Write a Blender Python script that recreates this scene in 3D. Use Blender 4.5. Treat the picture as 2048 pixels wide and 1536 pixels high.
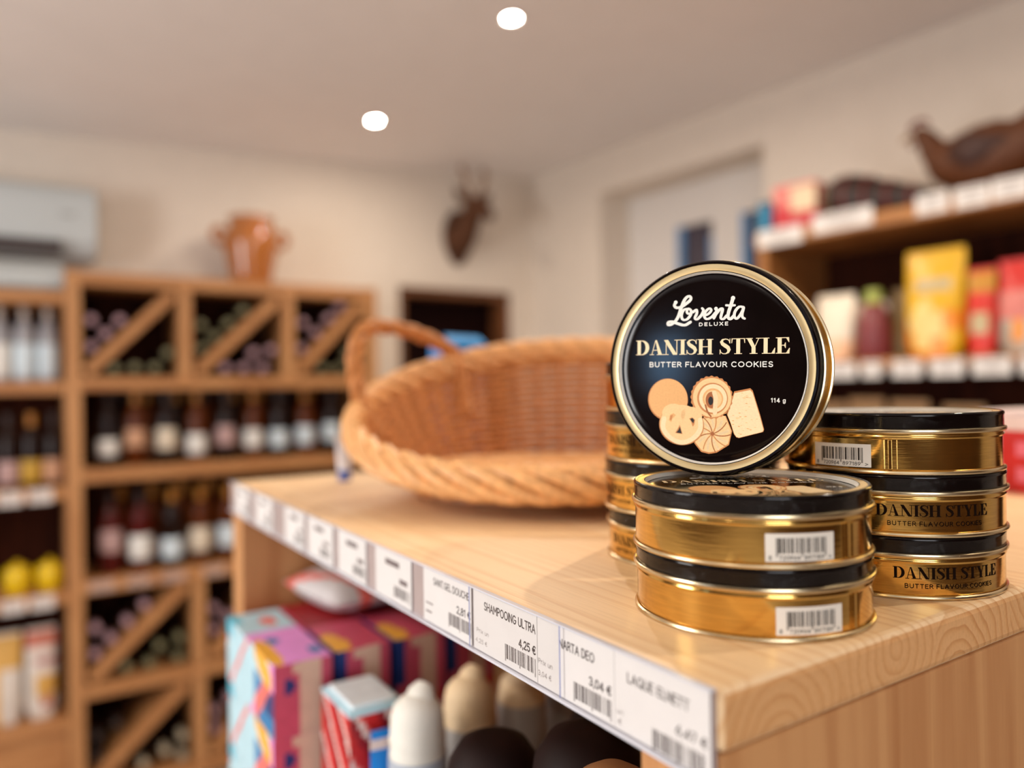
import bpy, bmesh, math, random
from mathutils import Vector, Matrix

random.seed(7)
PI = math.pi
for o in list(bpy.data.objects):
    bpy.data.objects.remove(o)
SC = bpy.context.scene
COL = SC.collection
FLOOR = -0.12          # floor level while building; everything is lifted by +0.12 at the end

# ------------------------------------------------------------------ camera
TH = math.radians(32.9)
PITCH = math.atan(7 / 1490.0)
ROLL = math.atan(.015)
fwd = Vector((math.sin(TH) * math.cos(PITCH), math.cos(TH) * math.cos(PITCH), math.sin(PITCH)))
rt0 = Vector((math.cos(TH), -math.sin(TH), 0))
up0 = rt0.cross(fwd)
rt = rt0 * math.cos(ROLL) - up0 * math.sin(ROLL)
upv = rt.cross(fwd)
cam = bpy.data.cameras.new('camera')
cam.sensor_width = 36
cam.lens = 36 * 1490 / 2048
cam.clip_start = .01
cam.dof.use_dof = True
cam.dof.focus_distance = .428
cam.dof.aperture_fstop = 2.25
co = bpy.data.objects.new('camera', cam)
COL.objects.link(co)
co.matrix_world = Matrix(((rt.x, upv.x, -fwd.x, 0), (rt.y, upv.y, -fwd.y, 0), (rt.z, upv.z, -fwd.z, 1.475), (0, 0, 0, 1)))
SC.camera = co

# ------------------------------------------------------------------ world, exposure
w = bpy.data.worlds.new('world')
SC.world = w
w.use_nodes = True
bg = w.node_tree.nodes['Background']
bg.inputs[0].default_value = (1.0, .86, .72, 1)
bg.inputs[1].default_value = .10
SC.view_settings.view_transform = 'Standard'
SC.view_settings.look = 'None'
SC.view_settings.gamma = 1
SC.view_settings.use_curve_mapping = False
SC.view_settings.exposure = 0.35

WARM = (1.0, .84, .67)
SPOT_W = 9.0
SPOTS = [(1.262, 1.922, 1.2), (1.240, 2.956, .35), (1.27, .88, 1.0), (1.28, -.16, .8),  # first two are seen, the others added out of view for fill
         (-1.25, 2.0, .7), (-1.25, .88, .6), (-1.25, -.3, .5)]

def ceil_z(x):
    return 2.695 - .062 * (2.474 - x)

def area(name, loc, rot, size, power, color, size_y=None, spread=None):
    l = bpy.data.lights.new(name, 'AREA')
    l.energy = power
    l.color = color
    l.size = size
    if size_y:
        l.shape = 'RECTANGLE'
        l.size_y = size_y
    else:
        l.shape = 'DISK'
    if spread:
        l.spread = spread
    o = bpy.data.objects.new(name, l)
    COL.objects.link(o)
    o.location = loc
    o.rotation_euler = rot
    return o

# unseen window light: front added for fill, blue added for the lid's reflection
area('front_fill_light', (-.75, -2.12, 1.5), (math.radians(90), 0, 0), 1.1, 22, (.95, .96, 1.0), 1.3)
area('daylight_left', (-2.32, 1.45, 1.60), (math.radians(90), 0, math.radians(-90)), .85, 38, (1.0, .97, .95), 1.25)  # unseen window read off the tins' bright streak, also serves as fill
area('blue_reflection_light', (-2.32, .32, 1.58), (math.radians(90), 0, math.radians(-90)), .16, .7, (.30, .60, 1.0), .22)
for i, (x, y, k) in enumerate(SPOTS):
    area('downlight_beam', (x, y, ceil_z(x) - .012), (0, 0, 0), .036, SPOT_W * k, WARM, spread=PI)

# ------------------------------------------------------------------ materials
def s2l(c):
    c = c / 255.0
    return c / 12.92 if c <= .04045 else ((c + .055) / 1.055) ** 2.4

def rgb(r, g, b):
    return (s2l(r), s2l(g), s2l(b), 1)

MATS = {}

def nodes(name):
    m = bpy.data.materials.new(name)
    m.use_nodes = True
    nt = m.node_tree
    return m, nt, nt.nodes['Principled BSDF']

def N(nt, t, **kw):
    n = nt.nodes.new(t)
    for k, v in kw.items():
        setattr(n, k, v)
    return n

def pm(name, col, rough=.5, metal=0.0, var=.08, scale=(12, 12, 12), coat=0.0, bump=0.0, spec=None, noise_scale=4.0, detail=3.0):
    """plain procedural material: object-space noise varies the colour a little"""
    if name in MATS:
        return MATS[name]
    m, nt, b = nodes(name)
    tc = N(nt, 'ShaderNodeTexCoord')
    mp = N(nt, 'ShaderNodeMapping')
    mp.inputs['Scale'].default_value = scale
    no = N(nt, 'ShaderNodeTexNoise')
    no.inputs['Scale'].default_value = noise_scale
    no.inputs['Detail'].default_value = detail
    nt.links.new(tc.outputs['Object'], mp.inputs['Vector'])
    nt.links.new(mp.outputs[0], no.inputs['Vector'])
    cr = N(nt, 'ShaderNodeValToRGB')
    a, c = [max(0, v * (1 - var)) for v in col[:3]], [min(1, v * (1 + var)) for v in col[:3]]
    cr.color_ramp.elements[0].position = .3
    cr.color_ramp.elements[1].position = .7
    cr.color_ramp.elements[0].color = (*a, 1)
    cr.color_ramp.elements[1].color = (*c, 1)
    nt.links.new(no.outputs['Fac'], cr.inputs['Fac'])
    nt.links.new(cr.outputs[0], b.inputs['Base Color'])
    b.inputs['Roughness'].default_value = rough
    b.inputs['Metallic'].default_value = metal
    if coat:
        b.inputs['Coat Weight'].default_value = coat
        b.inputs['Coat Roughness'].default_value = .05
    if spec is not None:
        b.inputs['Specular IOR Level'].default_value = spec
    if bump:
        bp = N(nt, 'ShaderNodeBump')
        bp.inputs['Strength'].default_value = bump
        bp.inputs['Distance'].default_value = .001
        nt.links.new(no.outputs['Fac'], bp.inputs['Height'])
        nt.links.new(bp.outputs[0], b.inputs['Normal'])
    MATS[name] = m
    return m

def pine(name, light, dark, stretch=(30, 1.5, 30), rough=.45, spec=.4):
    """pine: long streaks along the low-scale axis"""
    m, nt, b = nodes(name)
    tc = N(nt, 'ShaderNodeTexCoord')
    mp = N(nt, 'ShaderNodeMapping')
    mp.inputs['Scale'].default_value = stretch
    no = N(nt, 'ShaderNodeTexNoise')
    no.inputs['Scale'].default_value = 1.6
    no.inputs['Detail'].default_value = 6
    no.inputs['Distortion'].default_value = .6
    cr = N(nt, 'ShaderNodeValToRGB')
    cr.color_ramp.elements[0].position = .32
    cr.color_ramp.elements[0].color = dark
    cr.color_ramp.elements[1].position = .62
    cr.color_ramp.elements[1].color = light
    nt.links.new(tc.outputs['Object'], mp.inputs[0])
    nt.links.new(mp.outputs[0], no.inputs['Vector'])
    nt.links.new(no.outputs['Fac'], cr.inputs[0])
    nt.links.new(cr.outputs[0], b.inputs['Base Color'])
    b.inputs['Roughness'].default_value = rough
    b.inputs['Specular IOR Level'].default_value = spec
    MATS[name] = m
    return m

def laminated_pine(name):
    """glued pine lamellas with real growth rings around a pith in each lamella (3D, object space)"""
    m, nt, b = nodes(name)
    L = nt.links.new
    tc = N(nt, 'ShaderNodeTexCoord')
    sx = N(nt, 'ShaderNodeSeparateXYZ')
    L(tc.outputs['Object'], sx.inputs[0])
    def math_(op, a, bb=None):
        n = N(nt, 'ShaderNodeMath', operation=op)
        for i, v in enumerate((a, bb)):
            if v is None:
                continue
            if isinstance(v, (int, float)):
                n.inputs[i].default_value = v
            else:
                L(v, n.inputs[i])
        return n.outputs[0]
    WID = .082
    xs = math_('DIVIDE', sx.outputs[0], WID)
    idx = math_('FLOOR', xs)
    fr = math_('MULTIPLY', math_('SUBTRACT', math_('FRACT', xs), .5), WID)
    # pith place per lamella, from a stepped ramp: red = sideways, green = height
    fac = math_('DIVIDE', math_('ADD', idx, .5), 10)
    ra = N(nt, 'ShaderNodeValToRGB')
    ra.color_ramp.interpolation = 'CONSTANT'
    pith = [(.45, .22), (.55, .60), (.3, .15), (.62, .95), (.5, .2), (.3, .9), (.7, .1), (.4, .75), (.5, .3), (.6, .5)]
    els = ra.color_ramp.elements
    els[0].position = 0
    els[0].color = (pith[0][0], pith[0][1], 0, 1)
    els[1].position = .1
    els[1].color = (pith[1][0], pith[1][1], 0, 1)
    for i in range(2, 10):
        e = els.new(i / 10)
        e.color = (pith[i][0], pith[i][1], 0, 1)
    L(fac, ra.inputs[0])
    sr = N(nt, 'ShaderNodeSeparateColor')
    L(ra.outputs[0], sr.inputs[0])
    px = math_('MULTIPLY', math_('SUBTRACT', sr.outputs[0], .5), .09)
    pz = math_('MULTIPLY', math_('SUBTRACT', sr.outputs[1], .5), .055)
    mp = N(nt, 'ShaderNodeMapping')
    mp.inputs['Scale'].default_value = (12, .9, 12)
    L(tc.outputs['Object'], mp.inputs[0])
    no = N(nt, 'ShaderNodeTexNoise')
    no.inputs['Scale'].default_value = 2.2
    no.inputs['Detail'].default_value = 2
    L(mp.outputs[0], no.inputs['Vector'])
    wob = math_('MULTIPLY', math_('SUBTRACT', no.outputs['Fac'], .5), .013)
    dx = math_('SUBTRACT', fr, px)
    dz = math_('SUBTRACT', math_('ADD', sx.outputs[2], .0135), pz)
    r = math_('SQRT', math_('ADD', math_('MULTIPLY', dx, dx), math_('MULTIPLY', dz, dz)))
    r = math_('ADD', r, wob)
    ring = math_('FRACT', math_('MULTIPLY', r, 150.0))
    cr = N(nt, 'ShaderNodeValToRGB')
    e = cr.color_ramp.elements
    e[0].position = 0; e[0].color = rgb(241, 209, 166)
    e[1].position = 1; e[1].color = rgb(241, 209, 166)
    for p, c in ((.55, rgb(238, 203, 157)), (.85, rgb(218, 170, 116)), (.93, rgb(212, 160, 106))):
        q = e.new(p); q.color = c
    L(ring, cr.inputs[0])
    # fade of the rings into a quieter tone, per position
    n2 = N(nt, 'ShaderNodeTexNoise')
    n2.inputs['Scale'].default_value = 7
    mp2 = N(nt, 'ShaderNodeMapping')
    mp2.inputs['Scale'].default_value = (1, .25, 1)
    L(tc.outputs['Object'], mp2.inputs[0]); L(mp2.outputs[0], n2.inputs['Vector'])
    mx = N(nt, 'ShaderNodeMix', data_type='RGBA')
    cr2 = N(nt, 'ShaderNodeValToRGB')
    cr2.color_ramp.elements[0].position = .35; cr2.color_ramp.elements[0].color = (.35, .35, .35, 1)
    cr2.color_ramp.elements[1].position = .7; cr2.color_ramp.elements[1].color = (.9, .9, .9, 1)
    L(n2.outputs['Fac'], cr2.inputs[0]); L(cr2.outputs[0], mx.inputs[0])
    mx.inputs[6].default_value = rgb(241, 208, 164)
    L(cr.outputs[0], mx.inputs[7])
    # fine fibre
    n3 = N(nt, 'ShaderNodeTexNoise')
    n3.inputs['Scale'].default_value = 1; n3.inputs['Detail'].default_value = 4
    mp3 = N(nt, 'ShaderNodeMapping'); mp3.inputs['Scale'].default_value = (700, 16, 300)
    L(tc.outputs['Object'], mp3.inputs[0]); L(mp3.outputs[0], n3.inputs['Vector'])
    mx2 = N(nt, 'ShaderNodeMix', data_type='RGBA', blend_type='MULTIPLY')
    mx2.inputs[0].default_value = .35
    cr3 = N(nt, 'ShaderNodeValToRGB')
    cr3.color_ramp.elements[0].position = .3; cr3.color_ramp.elements[0].color = (.72, .66, .58, 1)
    cr3.color_ramp.elements[1].position = .55; cr3.color_ramp.elements[1].color = (1, 1, 1, 1)
    L(n3.outputs['Fac'], cr3.inputs[0])
    L(mx.outputs[2], mx2.inputs[6]); L(cr3.outputs[0], mx2.inputs[7])
    # sawn end grain is browner than the planed faces
    sn = N(nt, 'ShaderNodeSeparateXYZ'); L(tc.outputs['Normal'], sn.inputs[0])
    en = math_('MULTIPLY', math_('GREATER_THAN', math_('ABSOLUTE', sn.outputs[1]), .9), 1.0)
    mx3 = N(nt, 'ShaderNodeMix', data_type='RGBA', blend_type='MULTIPLY')
    L(en, mx3.inputs[0]); L(mx2.outputs[2], mx3.inputs[6]); mx3.inputs[7].default_value = (.86, .66, .48, 1)
    L(mx3.outputs[2], b.inputs['Base Color'])
    b.inputs['Roughness'].default_value = .42
    MATS[name] = m
    return m

def film(name, tint=(1, 1, 1, 1), gloss=.06, rough=.08, bump=0, k=.5):
    """thin clear plastic: see-through with a glossy skin"""
    m, nt, b = nodes(name)
    nt.nodes.remove(b)
    out = [n for n in nt.nodes if n.type == 'OUTPUT_MATERIAL'][0]
    tr = N(nt, 'ShaderNodeBsdfTransparent'); tr.inputs[0].default_value = tint
    gl = N(nt, 'ShaderNodeBsdfGlossy'); gl.inputs['Roughness'].default_value = rough
    gl.inputs[0].default_value = (1, 1, 1, 1)
    lw = N(nt, 'ShaderNodeLayerWeight'); lw.inputs[0].default_value = .35
    ad = N(nt, 'ShaderNodeMath', operation='MULTIPLY_ADD'); ad.inputs[1].default_value = k; ad.inputs[2].default_value = gloss
    mx = N(nt, 'ShaderNodeMixShader')
    nt.links.new(lw.outputs['Fresnel'], ad.inputs[0]); nt.links.new(ad.outputs[0], mx.inputs[0])
    nt.links.new(tr.outputs[0], mx.inputs[1]); nt.links.new(gl.outputs[0], mx.inputs[2])
    if bump:
        tc = N(nt, 'ShaderNodeTexCoord')
        no = N(nt, 'ShaderNodeTexNoise'); no.inputs['Scale'].default_value = 190
        bp = N(nt, 'ShaderNodeBump'); bp.inputs['Strength'].default_value = bump; bp.inputs['Distance'].default_value = .002
        nt.links.new(tc.outputs['Object'], no.inputs['Vector'])
        nt.links.new(no.outputs['Fac'], bp.inputs['Height']); nt.links.new(bp.outputs[0], gl.inputs['Normal'])
    nt.links.new(mx.outputs[0], out.inputs['Surface'])
    MATS[name] = m
    return m

def glow(name, col, strength):
    m, nt, b = nodes(name)
    b.inputs['Base Color'].default_value = (*col, 1)
    b.inputs['Emission Color'].default_value = (*col, 1)
    b.inputs['Emission Strength'].default_value = strength
    MATS[name] = m
    return m

def brushed_gold(name, col, rough, bump=.12):
    m, nt, b = nodes(name)
    tc = N(nt, 'ShaderNodeTexCoord')
    mp = N(nt, 'ShaderNodeMapping'); mp.inputs['Scale'].default_value = (60, 60, 900)
    no = N(nt, 'ShaderNodeTexNoise'); no.inputs['Scale'].default_value = 1; no.inputs['Detail'].default_value = 3
    cr = N(nt, 'ShaderNodeValToRGB')
    cr.color_ramp.elements[0].position = .3; cr.color_ramp.elements[0].color = (*[v * .9 for v in col[:3]], 1)
    cr.color_ramp.elements[1].position = .7; cr.color_ramp.elements[1].color = (*[min(1, v * 1.08) for v in col[:3]], 1)
    nt.links.new(tc.outputs['Object'], mp.inputs[0]); nt.links.new(mp.outputs[0], no.inputs['Vector'])
    nt.links.new(no.outputs['Fac'], cr.inputs[0]); nt.links.new(cr.outputs[0], b.inputs['Base Color'])
    bp = N(nt, 'ShaderNodeBump'); bp.inputs['Strength'].default_value = bump; bp.inputs['Distance'].default_value = .0003
    nt.links.new(no.outputs['Fac'], bp.inputs['Height']); nt.links.new(bp.outputs[0], b.inputs['Normal'])
    b.inputs['Metallic'].default_value = 1
    b.inputs['Roughness'].default_value = rough
    MATS[name] = m
    return m

M_WALL = pm('wall_plaster', rgb(228, 217, 204), .85, var=.02, scale=(3, 3, 3), spec=.2)
M_CEIL = pm('ceiling_paint', rgb(242, 238, 237), .9, var=.015, scale=(2, 2, 2), spec=.2)
M_FLOOR = pm('floor_tile', rgb(206, 196, 186), .5, var=.12, scale=(3, 3, 3))  # unseen floor, kept pale to bounce light upwards
M_TOP = laminated_pine('laminated_pine')
M_PANEL = pine('pine_panel', rgb(206, 152, 100), rgb(176, 116, 68), (26, 26, 1.2))
M_PINE = pine('rack_pine', rgb(184, 132, 84), rgb(158, 104, 60), (3, 30, 30))
M_PINEV = pine('rack_pine_upright', rgb(188, 138, 90), rgb(162, 110, 66), (30, 30, 2))
M_DARKWOOD = pine('dark_shaded_back_boards', rgb(58, 24, 10), rgb(36, 12, 5), (20, 20, 1.5), .8, .1)  # dark brown boards, with the shade inside the shelves added to the colour
M_SHELFWOOD = pine('shelf_boards', rgb(176, 122, 70), rgb(146, 94, 48), (3, 3, 24))
M_GOLD = brushed_gold('gold_tinplate', (.77, .48, .135), .14)
M_RIM = pm('tin_rim_metal', (.78, .64, .40, 1), .25, metal=1, var=.05)
M_BLACK = pm('black_lacquer', (.004, .002, .002, 1), .12, var=.3, spec=.32)
M_LIDGOLD = pm('lid_gold_ring', (.80, .60, .30, 1), .34, metal=.75, var=.05)
M_WHITE = pm('white_print', rgb(250, 247, 238), .4, var=.02)
M_CREAM = pm('cream_print', rgb(250, 228, 184), .4, var=.02)
M_INK = pm('black_ink', rgb(24, 12, 6), .8, var=.1, spec=.05)
M_TAGINK = pm('tag_ink', rgb(58, 44, 44), .7, var=.1)
M_TAGGREY = pm('tag_ink_small', rgb(120, 108, 108), .7, var=.1)
M_PAPER = pm('white_paper', rgb(224, 221, 219), .75, var=.015)
M_STICK = pm('sticker_paper', rgb(240, 232, 218), .6, var=.02)
M_FILM = film('clear_film', bump=.8, gloss=.0, k=.055, rough=.04)
M_POCKET = film('clear_pocket', (1, 1, 1, 1), gloss=.0, rough=.15, k=.10)
M_RAIL = pm('rail_plastic', rgb(176, 160, 158), .3, var=.04)
M_WICK = pm('wicker', rgb(192, 124, 64), .55, var=.28, scale=(40, 40, 40))
M_WICKL = pm('wicker_peeled', rgb(228, 172, 112), .5, var=.2, scale=(30, 30, 30))
M_WICKD = pm('wicker_stakes', rgb(176, 106, 50), .55, var=.25, scale=(30, 30, 30))

# ------------------------------------------------------------------ geometry helpers
class MB:
    def __init__(self):
        self.v = []; self.f = []; self.m = []; self.s = []
    def add(self, vs, fs, mat=0, smooth=False):
        o = len(self.v)
        self.v += [tuple(p) for p in vs]
        for f in fs:
            self.f.append([i + o for i in f]); self.m.append(mat); self.s.append(smooth)
        return self
    def box(self, c, d, rz=0, mat=0, M=None):
        x, y, z = [k / 2 for k in d]
        vs = [Vector((sx * x, sy * y, sz * z)) for sx in (-1, 1) for sy in (-1, 1) for sz in (-1, 1)]
        R = M if M is not None else Matrix.Rotation(rz, 3, 'Z')
        vs = [R @ p + Vector(c) for p in vs]
        return self.add(vs, [(0, 1, 3, 2), (4, 6, 7, 5), (0, 4, 5, 1), (2, 3, 7, 6), (0, 2, 6, 4), (1, 5, 7, 3)], mat)
    def bar(self, a, b, wdt, dep, up=(0, 0, 1), mat=0):
        a = Vector(a); b = Vector(b); d = (b - a); ln = d.length; d.normalize()
        s = d.cross(Vector(up)).normalized(); u = s.cross(d)
        M = Matrix((s, d, u)).transposed()
        return self.box((a + b) / 2, (wdt, ln, dep), M=M, mat=mat)
    def lathe(self, prof, n=48, c=(0, 0, 0), mat=0, smooth=True, axis='z', sy=1.0):
        vs = []
        for r, z in prof:
            for i in range(n):
                a = 2 * PI * i / n
                p = (r * math.cos(a), r * math.sin(a) * sy, z)
                if axis == 'y':
                    p = (p[0], p[2], p[1])
                if axis == 'x':
                    p = (p[2], p[0], p[1])
                vs.append((p[0] + c[0], p[1] + c[1], p[2] + c[2]))
        fs = [(k * n + i, k * n + (i + 1) % n, (k + 1) * n + (i + 1) % n, (k + 1) * n + i) for k in range(len(prof) - 1) for i in range(n)]
        return self.add(vs, fs, mat, smooth)
    def tube(self, path, rad, n=8, closed=False, mat=0, flat=1.0, caps=True, up=Vector((0, 0, 1))):
        P = [Vector(p) for p in path]; k = len(P)
        R = rad if isinstance(rad, (list, tuple)) else [rad] * k
        vs = []; pu = None
        for i in range(k):
            if closed:
                t = P[(i + 1) % k] - P[i - 1]
            else:
                t = P[min(i + 1, k - 1)] - P[max(i - 1, 0)]
            if t.length < 1e-9:
                t = Vector((0, 0, 1))
            t.normalize()
            u = pu if (pu is not None and not closed) else (up if abs(t.dot(up)) < .95 else Vector((1, 0, 0)))
            s = t.cross(u)
            if s.length < 1e-6:
                s = t.orthogonal()
            s.normalize(); u2 = s.cross(t).normalized(); pu = u2
            for j in range(n):
                a = 2 * PI * j / n
                vs.append(P[i] + (s * math.cos(a) * flat + u2 * math.sin(a)) * R[i])
        fs = []
        for i in range(k if closed else k - 1):
            for j in range(n):
                a, b2 = i * n, ((i + 1) % k) * n
                fs.append((a + j, a + (j + 1) % n, b2 + (j + 1) % n, b2 + j))
        if not closed and caps:
            fs.append(tuple(range(n - 1, -1, -1))); fs.append(tuple((k - 1) * n + j for j in range(n)))
        return self.add(vs, fs, mat, True)
    def poly(self, pts, mat=0):
        return self.add(pts, [tuple(range(len(pts)))], mat)
    def grid(self, fn, nu, nv, mat=0, smooth=True, wrap=False):
        vs = [fn(i / nu, j / nv) for j in range(nv + 1) for i in range(nu if wrap else nu + 1)]
        W = nu if wrap else nu + 1
        fs = [(j * W + i, j * W + (i + 1) % W, (j + 1) * W + (i + 1) % W, (j + 1) * W + i) for j in range(nv) for i in range(nu)]
        return self.add(vs, fs, mat, smooth)
    def disc(self, r, z, n=48, c=(0, 0), mat=0):
        return self.poly([(c[0] + r * math.cos(2 * PI * i / n), c[1] + r * math.sin(2 * PI * i / n), z) for i in range(n)], mat)
    def xf(self, fn):
        self.v = [tuple(fn(Vector(p))) for p in self.v]
        return self
    def slice_x(self, step):
        """cut flat faces by x = k*step so they can be wrapped round a cylinder"""
        me = bpy.data.meshes.new('tmp'); me.from_pydata(self.v, [], self.f)
        bm = bmesh.new(); bm.from_mesh(me); bpy.data.meshes.remove(me)
        x0 = min(p[0] for p in self.v); x1 = max(p[0] for p in self.v)
        k = math.ceil(x0 / step)
        while k * step < x1:
            bmesh.ops.bisect_plane(bm, geom=bm.verts[:] + bm.edges[:] + bm.faces[:], plane_co=(k * step, 0, 0), plane_no=(1, 0, 0))
            k += 1
        bm.verts.index_update()
        self.v = [tuple(v.co) for v in bm.verts]; self.f = [[v.index for v in f.verts] for f in bm.faces]
        self.m = [0] * len(self.f); self.s = [False] * len(self.f)
        bm.free()
        return self
    def mesh(self, name, mats, bevel=0, fixn=True, angle=38, segs=2):
        me = bpy.data.meshes.new(name)
        me.from_pydata(self.v, [], self.f)
        if not isinstance(mats, (list, tuple)):
            mats = [mats]
        for m in mats:
            me.materials.append(m)
        me.polygons.foreach_set('material_index', self.m)
        me.polygons.foreach_set('use_smooth', self.s)
        me.update()
        if bevel or fixn:
            bm = bmesh.new(); bm.from_mesh(me)
            if fixn:
                bmesh.ops.recalc_face_normals(bm, faces=bm.faces)
            if bevel:
                es = [e for e in bm.edges if len(e.link_faces) == 2 and e.calc_face_angle(0) > .6]
                bmesh.ops.bevel(bm, geom=es, offset=bevel, segments=segs, profile=.5, affect='EDGES', clamp_overlap=True)
            bm.to_mesh(me); bm.free()
        if any(self.s):
            me.set_sharp_from_angle(angle=math.radians(angle))
        return me

def mk(name, mb, mats, parent=None, loc=(0, 0, 0), rz=0, **kw):
    me = mb if isinstance(mb, bpy.types.Mesh) else mb.mesh(name, mats, **kw)
    o = bpy.data.objects.new(name, me)
    COL.objects.link(o)
    o.location = loc
    if rz:
        o.rotation_euler = (0, 0, rz)
    if parent:
        o.parent = parent
    return o

def tag(o, label=None, cat=None, group=None, kind=None):
    if label: o['label'] = label
    if cat: o['category'] = cat
    if group: o['group'] = group
    if kind: o['kind'] = kind
    return o

def thing(name, label, cat, loc=(0, 0, 0), rz=0, group=None):
    o = bpy.data.objects.new(name, None)
    o.empty_display_size = .05
    COL.objects.link(o)
    o.location = loc; o.rotation_euler = (0, 0, rz)
    return tag(o, label, cat, group)

def dup(root, loc, rz=None, label=None, group=None):
    def cp(o, par):
        c = o.copy(); COL.objects.link(c); c.parent = par
        for k in list(o.children):
            cp(k, c)
        return c
    c = cp(root, None)
    c.location = loc
    if rz is not None:
        c.rotation_euler = (0, 0, rz)
    if label: c['label'] = label
    if group: c['group'] = group
    return c

def setmat(o, m):
    """give this copy its own look by an object-linked material"""
    o.material_slots[0].link = 'OBJECT'
    o.material_slots[0].material = m

def struct(name, mb, m, **kw):
    return tag(mk(name, mb, m, **kw), kind='structure')

# plain sans letters drawn as even strokes, cap height 1
def _arc(cx, cy, rx, ry, a0, a1, n=14):
    return [(cx + rx * math.cos(math.radians(a0 + (a1 - a0) * i / n)), cy + ry * math.sin(math.radians(a0 + (a1 - a0) * i / n))) for i in range(n + 1)]
def _sans():
    G = {}
    G['A'] = (.70, [[(0, 0), (.35, 1), (.70, 0)], [(.13, .34), (.57, .34)]])
    G['B'] = (.56, [[(0, 0), (0, 1), (.28, 1)] + _arc(.28, .76, .24, .24, 90, -90) + [(0, .52)], [(.28, .52)] + _arc(.30, .26, .26, .26, 90, -90) + [(0, 0)]])
    G['C'] = (.68, [_arc(.38, .5, .38, .5, 48, 312)])
    G['D'] = (.64, [[(0, 0), (0, 1), (.22, 1)] + _arc(.22, .5, .42, .5, 90, -90) + [(0, 0)]])
    G['E'] = (.50, [[(.5, 1), (0, 1), (0, 0), (.5, 0)], [(0, .52), (.44, .52)]])
    G['F'] = (.48, [[(.5, 1), (0, 1), (0, 0)], [(0, .50), (.42, .50)]])
    G['G'] = (.72, [_arc(.38, .5, .38, .5, 48, 345) + [(.76, .46), (.44, .46)]])
    G['H'] = (.62, [[(0, 0), (0, 1)], [(.62, 0), (.62, 1)], [(0, .52), (.62, .52)]])
    G['I'] = (.0, [[(0, 0), (0, 1)]])
    G['K'] = (.58, [[(0, 0), (0, 1)], [(.56, 1), (.02, .42)], [(.20, .60), (.60, 0)]])
    G['L'] = (.46, [[(0, 1), (0, 0), (.46, 0)]])
    G['M'] = (.76, [[(0, 0), (0, 1), (.38, .35), (.76, 1), (.76, 0)]])
    G['N'] = (.62, [[(0, 0), (0, 1), (.62, 0), (.62, 1)]])
    G['O'] = (.80, [_arc(.40, .5, .40, .5, 0, 360, 28)])
    G['P'] = (.54, [[(0, 0), (0, 1), (.28, 1)] + _arc(.28, .74, .26, .26, 90, -90) + [(0, .48)]])
    G['Q'] = (.80, [_arc(.40, .5, .40, .5, 0, 360, 28), [(.48, .24), (.76, -.06)]])
    G['R'] = (.56, [[(0, 0), (0, 1), (.28, 1)] + _arc(.28, .75, .25, .25, 90, -90) + [(0, .50)], [(.28, .50), (.58, 0)]])
    G['S'] = (.52, [_arc(.27, .75, .25, .25, 35, 270, 12) + _arc(.26, .25, .27, .25, 90, -150, 12)])
    G['T'] = (.60, [[(0, 1), (.60, 1)], [(.30, 1), (.30, 0)]])
    G['U'] = (.62, [[(0, 1)] + _arc(.31, .31, .31, .31, 180, 360) + [(.62, 1)]])
    G['V'] = (.68, [[(0, 1), (.34, 0), (.68, 1)]])
    G['X'] = (.62, [[(0, 0), (.62, 1)], [(0, 1), (.62, 0)]])
    G['0'] = (.56, [_arc(.28, .5, .28, .5, 0, 360, 24)])
    G['1'] = (.26, [[(0, .80), (.22, 1), (.22, 0)]])
    G['2'] = (.54, [_arc(.27, .73, .27, .27, 165, -30, 10) + [(0, 0), (.56, 0)]])
    G['3'] = (.52, [_arc(.25, .76, .24, .24, 150, -90, 10) + _arc(.25, .27, .27, .26, 90, -150, 10)])
    G['4'] = (.60, [[(.44, 0), (.44, 1), (0, .26), (.60, .26)]])
    G['5'] = (.54, [[(.48, 1), (.08, 1), (.04, .54)] + _arc(.26, .32, .28, .32, 110, -150, 12)])
    G['6'] = (.54, [[(.42, 1), (.06, .48)] + _arc(.27, .30, .27, .30, 140, 500, 22)])
    G['7'] = (.52, [[(0, 1), (.52, 1), (.18, 0)]])
    G['8'] = (.54, [_arc(.27, .76, .22, .24, 0, 360, 18), _arc(.27, .27, .27, .27, 0, 360, 20)])
    G['9'] = (.54, [[(.12, 0), (.48, .52)] + _arc(.27, .70, .27, .30, -40, 320, 22)])
    G[','] = (.10, [[(.08, .06), (.02, -.16)]])
    G['.'] = (.08, [[(.04, 0), (.04, .03)]])
    G['>'] = (.42, [[(0, .80), (.42, .45), (0, .10)]])
    G['\u20ac'] = (.62, [_arc(.42, .5, .34, .5, 55, 305, 18), [(-.02, .60), (.50, .60)], [(-.02, .40), (.46, .40)]])
    G['r'] = (.30, [[(0, 0), (0, .70)], [(0, .45)] + _arc(.20, .50, .18, .20, 150, 60, 6)])
    G['i'] = (.0, [[(0, 0), (0, .70)], [(0, .92), (0, .96)]])
    G['x'] = (.44, [[(0, 0), (.44, .70)], [(0, .70), (.44, 0)]])
    G['u'] = (.46, [[(0, .70)] + _arc(.23, .23, .23, .23, 180, 360) + [(.46, .70)], [(.46, .70), (.46, 0)]])
    G['n'] = (.46, [[(0, 0), (0, .70)], [(0, .40)] + _arc(.23, .47, .23, .23, 180, 0) + [(.46, 0)]])
    G['g'] = (.50, [_arc(.25, .38, .25, .32, 0, 360, 20), [(.50, .70), (.50, 0)] + _arc(.25, -.02, .25, .24, 0, -150, 8)])
    return G
SANS = _sans()
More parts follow.
